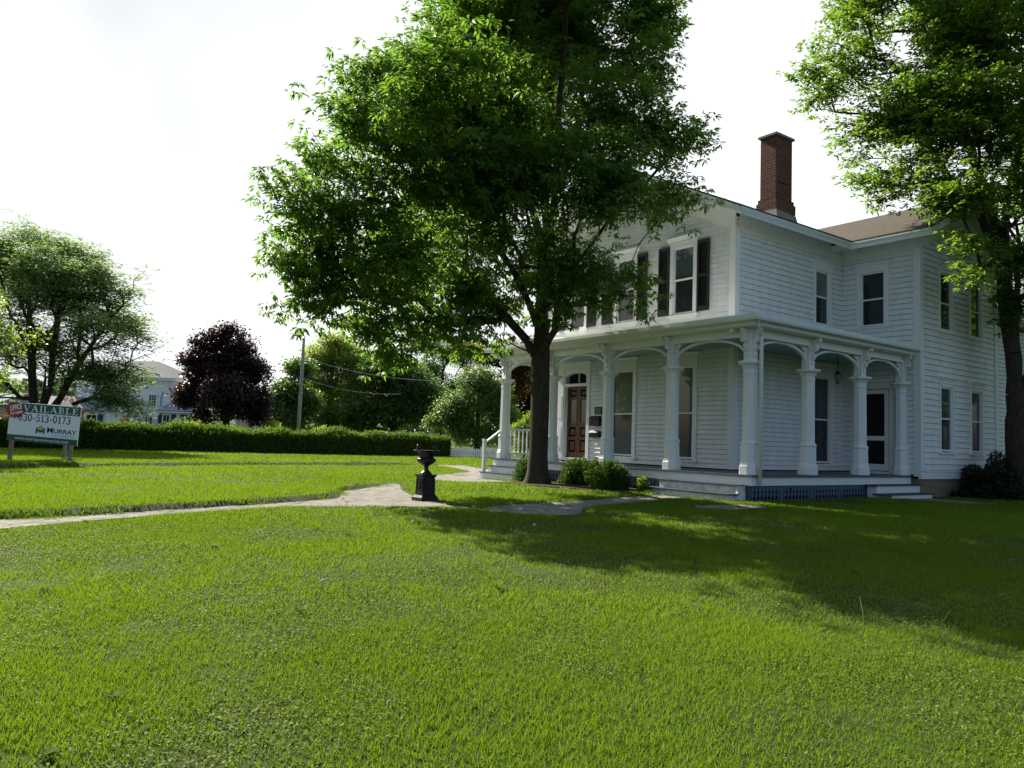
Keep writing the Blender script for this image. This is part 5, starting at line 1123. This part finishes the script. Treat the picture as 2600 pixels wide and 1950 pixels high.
for d0, d1, den, wmul, hmul in ((2.4, 6, 7500, 1.0, 1.0), (6, 10, 4000, 1.35, 1.05), (10, 16, 1700, 2.1, 1.15), (16, 28, 520, 3.8, 1.25), (28, 47, 150, 7, 1.5)):
    tn = 1.15 if d1 < 17 else .95; area = tn * (d1 ** 2 - d0 ** 2); n = int(area * den)
    d = np.sqrt(rg.uniform(d0 ** 2, d1 ** 2, n)); r = rg.uniform(-tn, tn, n) * d
    x = CAM[0] + RGT[0] * r + FWD[0] * d; y = CAM[1] + RGT[1] * r + FWD[1] * d
    pn = vnoise(x * .9 + 31, y * .9 + 17, 12) * .6 + vnoise(x * 3.1 + 11, y * 3.1 + 5, 13) * .4
    k = allowed(x, y) & (rg.random(n) < np.clip(-.05 + pn * 1.7, .08, 1)); x, y, pn = x[k], y[k], pn[k]; n = len(x)
    z = gz(x, y)
    lean = rg.normal(size=(n, 2)) * .5 + np.array([.12, .05])
    h = (.014 + .026 * pn + .014 * rg.random(n)) * hmul * np.where(rg.random(n) < .03, 1.5, 1)
    lip = on_path(x + .11, y); near_ = on_path(x - .15, y) | on_path(x, y + .12) | on_path(x, y - .12); h = np.where(near_, h * .75, h); h = np.where(lip, h * 1.5, h)
    w_ = .0034 * wmul * rg.uniform(.7, 1.3, n)
    a = rg.random(n) * 2 * math.pi; dx_, dy_ = np.cos(a) * w_, np.sin(a) * w_
    p0 = np.stack([x - dx_, y - dy_, z - .004], 1); p1 = np.stack([x + dx_, y + dy_, z - .004], 1)
    tp = np.stack([x + lean[:, 0] * h, y + lean[:, 1] * h, z + h], 1)
    VS.append(np.stack([p0, p1, tp], 1).reshape(-1, 3))
    big = vnoise(x * .35 + 3, y * .35 + 8, 14)
    AT.append(np.repeat(np.clip(.40 * rg.random(n) + .32 * pn + .5 * big - .12, 0, 1), 3))
V = np.concatenate(VS); F = np.arange(len(V)).reshape(-1, 3)
tag(np_obj('lawn_grass', V, F, LM_GRA, attr=np.concatenate(AT)), 'short mown green lawn grass across the whole yard', 'grass', kind='stuff')
n = 170000
d = np.sqrt(rg.uniform(2.4 ** 2, 9.5 ** 2, n)); r = rg.uniform(-.82, .82, n) * d
x = CAM[0] + RGT[0] * r + FWD[0] * d; y = CAM[1] + RGT[1] * r + FWD[1] * d
pn = vnoise(x * .8 + 71, y * .8 + 27, 22) * .6 + vnoise(x * 2.7 + 1, y * 2.7 + 45, 23) * .4
k = allowed(x, y) & (pn < .56) & (rg.random(n) < (.62 - pn) * 3); x, y = x[k], y[k]; n = len(x)
P = np.stack([x, y, gz(x, y) + .010 + .024 * rg.random(n)], 1)
A = unit(np.stack([rg.normal(size=n), rg.normal(size=n), rg.normal(size=n) * .35], 1)); N0 = unit(np.array([[0, 0, 1.]]) + rg.normal(size=(n, 3)) * .35)
V, F = leaf_geo(P, A, N0, .015 * rg.uniform(.6, 1.6, n), .014 * rg.uniform(.7, 1.3, n), fold=.05)
tag(np_obj('clover_patches', V, F, LM_CLO, attr=np.repeat(rg.random(n), 4)), 'low clover leaves growing in patches through the near lawn', 'clover', kind='stuff')
n = 5200
d = np.sqrt(rg.uniform(2.4 ** 2, 11 ** 2, n)); r = rg.uniform(-.82, .82, n) * d
x = CAM[0] + RGT[0] * r + FWD[0] * d; y = CAM[1] + RGT[1] * r + FWD[1] * d
k = allowed(x, y) & (vnoise(x * .9 + 5, y * .9 + 2, 32) > .5); x, y = x[k], y[k]; n = len(x)
P = np.stack([x, y, gz(x, y) + .02 + .02 * rg.random(n)], 1); A = unit(np.stack([rg.normal(size=n), rg.normal(size=n), rg.normal(size=n) * .25], 1)); N0 = unit(np.array([[0, 0, 1.]]) + rg.normal(size=(n, 3)) * .3)
V, F = leaf_geo(P, A, N0, .045 * rg.uniform(.5, 1.5, n), .006 * rg.uniform(.7, 1.5, n), fold=.05)
tag(np_obj('dry_thatch', V, F, LM_DRY, attr=np.repeat(rg.random(n), 4)), 'dry tan grass clippings scattered through the near lawn', 'dry grass', kind='stuff')
# broad weeds and dandelion clocks
FLUFF = mat('dandelion_fluff', (.90, .89, .84), .95, .1)
STALK = mat('pale_green_stalk', (.20, .22, .09), .8, .2)
def dandelion():
    r = empty('dandelion', (0, 0, 0), 'white dandelion seed head on a thin stalk in the lawn', 'dandelion', 'dandelion seed heads in the lawn')
    MB().tube([(0, 0, 0), (.008, .003, .06), (.012, .005, .105)], .0025, 5).build('stalk', STALK, r)
    rg_ = np.random.default_rng(2); n = 420; d = unit(rg_.normal(size=(n, 3))); P = d * .004 + np.array([.012, .005, .112])
    N0 = unit(np.cross(d, rg_.normal(size=(n, 3)))); V, F = leaf_geo(P, d, N0, .014, .005, fold=0.0)
    np_obj('seed_head', V, F, FLUFF, r); return r
dproto = dandelion()
spots = [(1.39, -8.74), (1.36, -8.53), (2.25, -7.45), (3.99, -11.01), (.94, -8.8), (.5, -9.6), (-5.6, -9.2), (-7.9, -8.4), (-2.6, -2.9)]
for i, (x, y) in enumerate(spots):
    if i == 0: o = dproto
    else:
        o = dproto.copy(); COL.objects.link(o)
        for ch_ in list(dproto.children): c_ = ch_.copy(); COL.objects.link(c_); c_.parent = o
    o.location = (x, y, g1(x, y) - .005); o.rotation_euler = (0, 0, i * 1.3)
WEED = leafmat('broad_weed_leaf', (.04, .09, .015), (.09, .15, .03), (.16, .27, .03), .35, .7, .08)
def weed():
    r = empty('lawn_weed', (0, 0, 0), 'flat rosette of broad weed leaves in the near lawn', 'weed', 'broad leaved weeds in the lawn')
    rg_ = np.random.default_rng(8); n = 13; a = np.arange(n) * 2.4; A = unit(np.stack([np.cos(a), np.sin(a), .35 + .4 * rg_.random(n)], 1)); P = np.zeros((n, 3)) + [0, 0, .01]
    V, F = leaf_geo(P, A, np.tile([[0, 0, 1.]], (n, 1)), .11 * rg_.uniform(.6, 1.2, n), .035, fold=.06); np_obj('rosette', V, F, WEED, r, attr=np.repeat(rg_.random(n), 4)); return r
wproto = weed()
for i in range(16):
    d = 3.2 + 7 * rg.random(); r = rg.uniform(-.6, .6) * d; x = CAM[0] + RGT[0] * r + FWD[0] * d; y = CAM[1] + RGT[1] * r + FWD[1] * d
    if i == 0: o = wproto
    else:
        o = wproto.copy(); COL.objects.link(o)
        for ch_ in list(wproto.children): c_ = ch_.copy(); COL.objects.link(c_); c_.parent = o
    o.location = (x, y, g1(x, y) + .01); o.rotation_euler = (0, 0, i * 2.1); s_ = rg.uniform(.4, .8); o.scale = (s_, s_, s_)
for i, (x, y, h_, lx_, ly_) in enumerate([(6.0, -7.6, .26, .10, .06), (6.9, -8.0, .24, -.05, .03), (7.3, -7.7, .22, .09, -.03), (8.1, -8.1, .2, .12, .08), (4.6, -11.6, .16, .1, .1), (3.4, -10.2, .14, -.12, 0)]):
    o = MB().tube([(0, 0, 0), (lx_ * .3, ly_ * .3, h_ * .6), (lx_, ly_, h_)], [.003, .0026, .002], 5).build('grass_stalk', LM_DRY if False else mat('dry_tan_stalk', (.34, .28, .14), .9, .1) if i == 0 else MATS['dry_tan_stalk'])
    o.location = (x, y, g1(x, y)); tag(o, 'thin dry stalk bending up out of the right hand lawn' if i < 4 else 'short dry stalk leaning in the middle of the near lawn', 'stalk', 'dry stalks in the lawn')
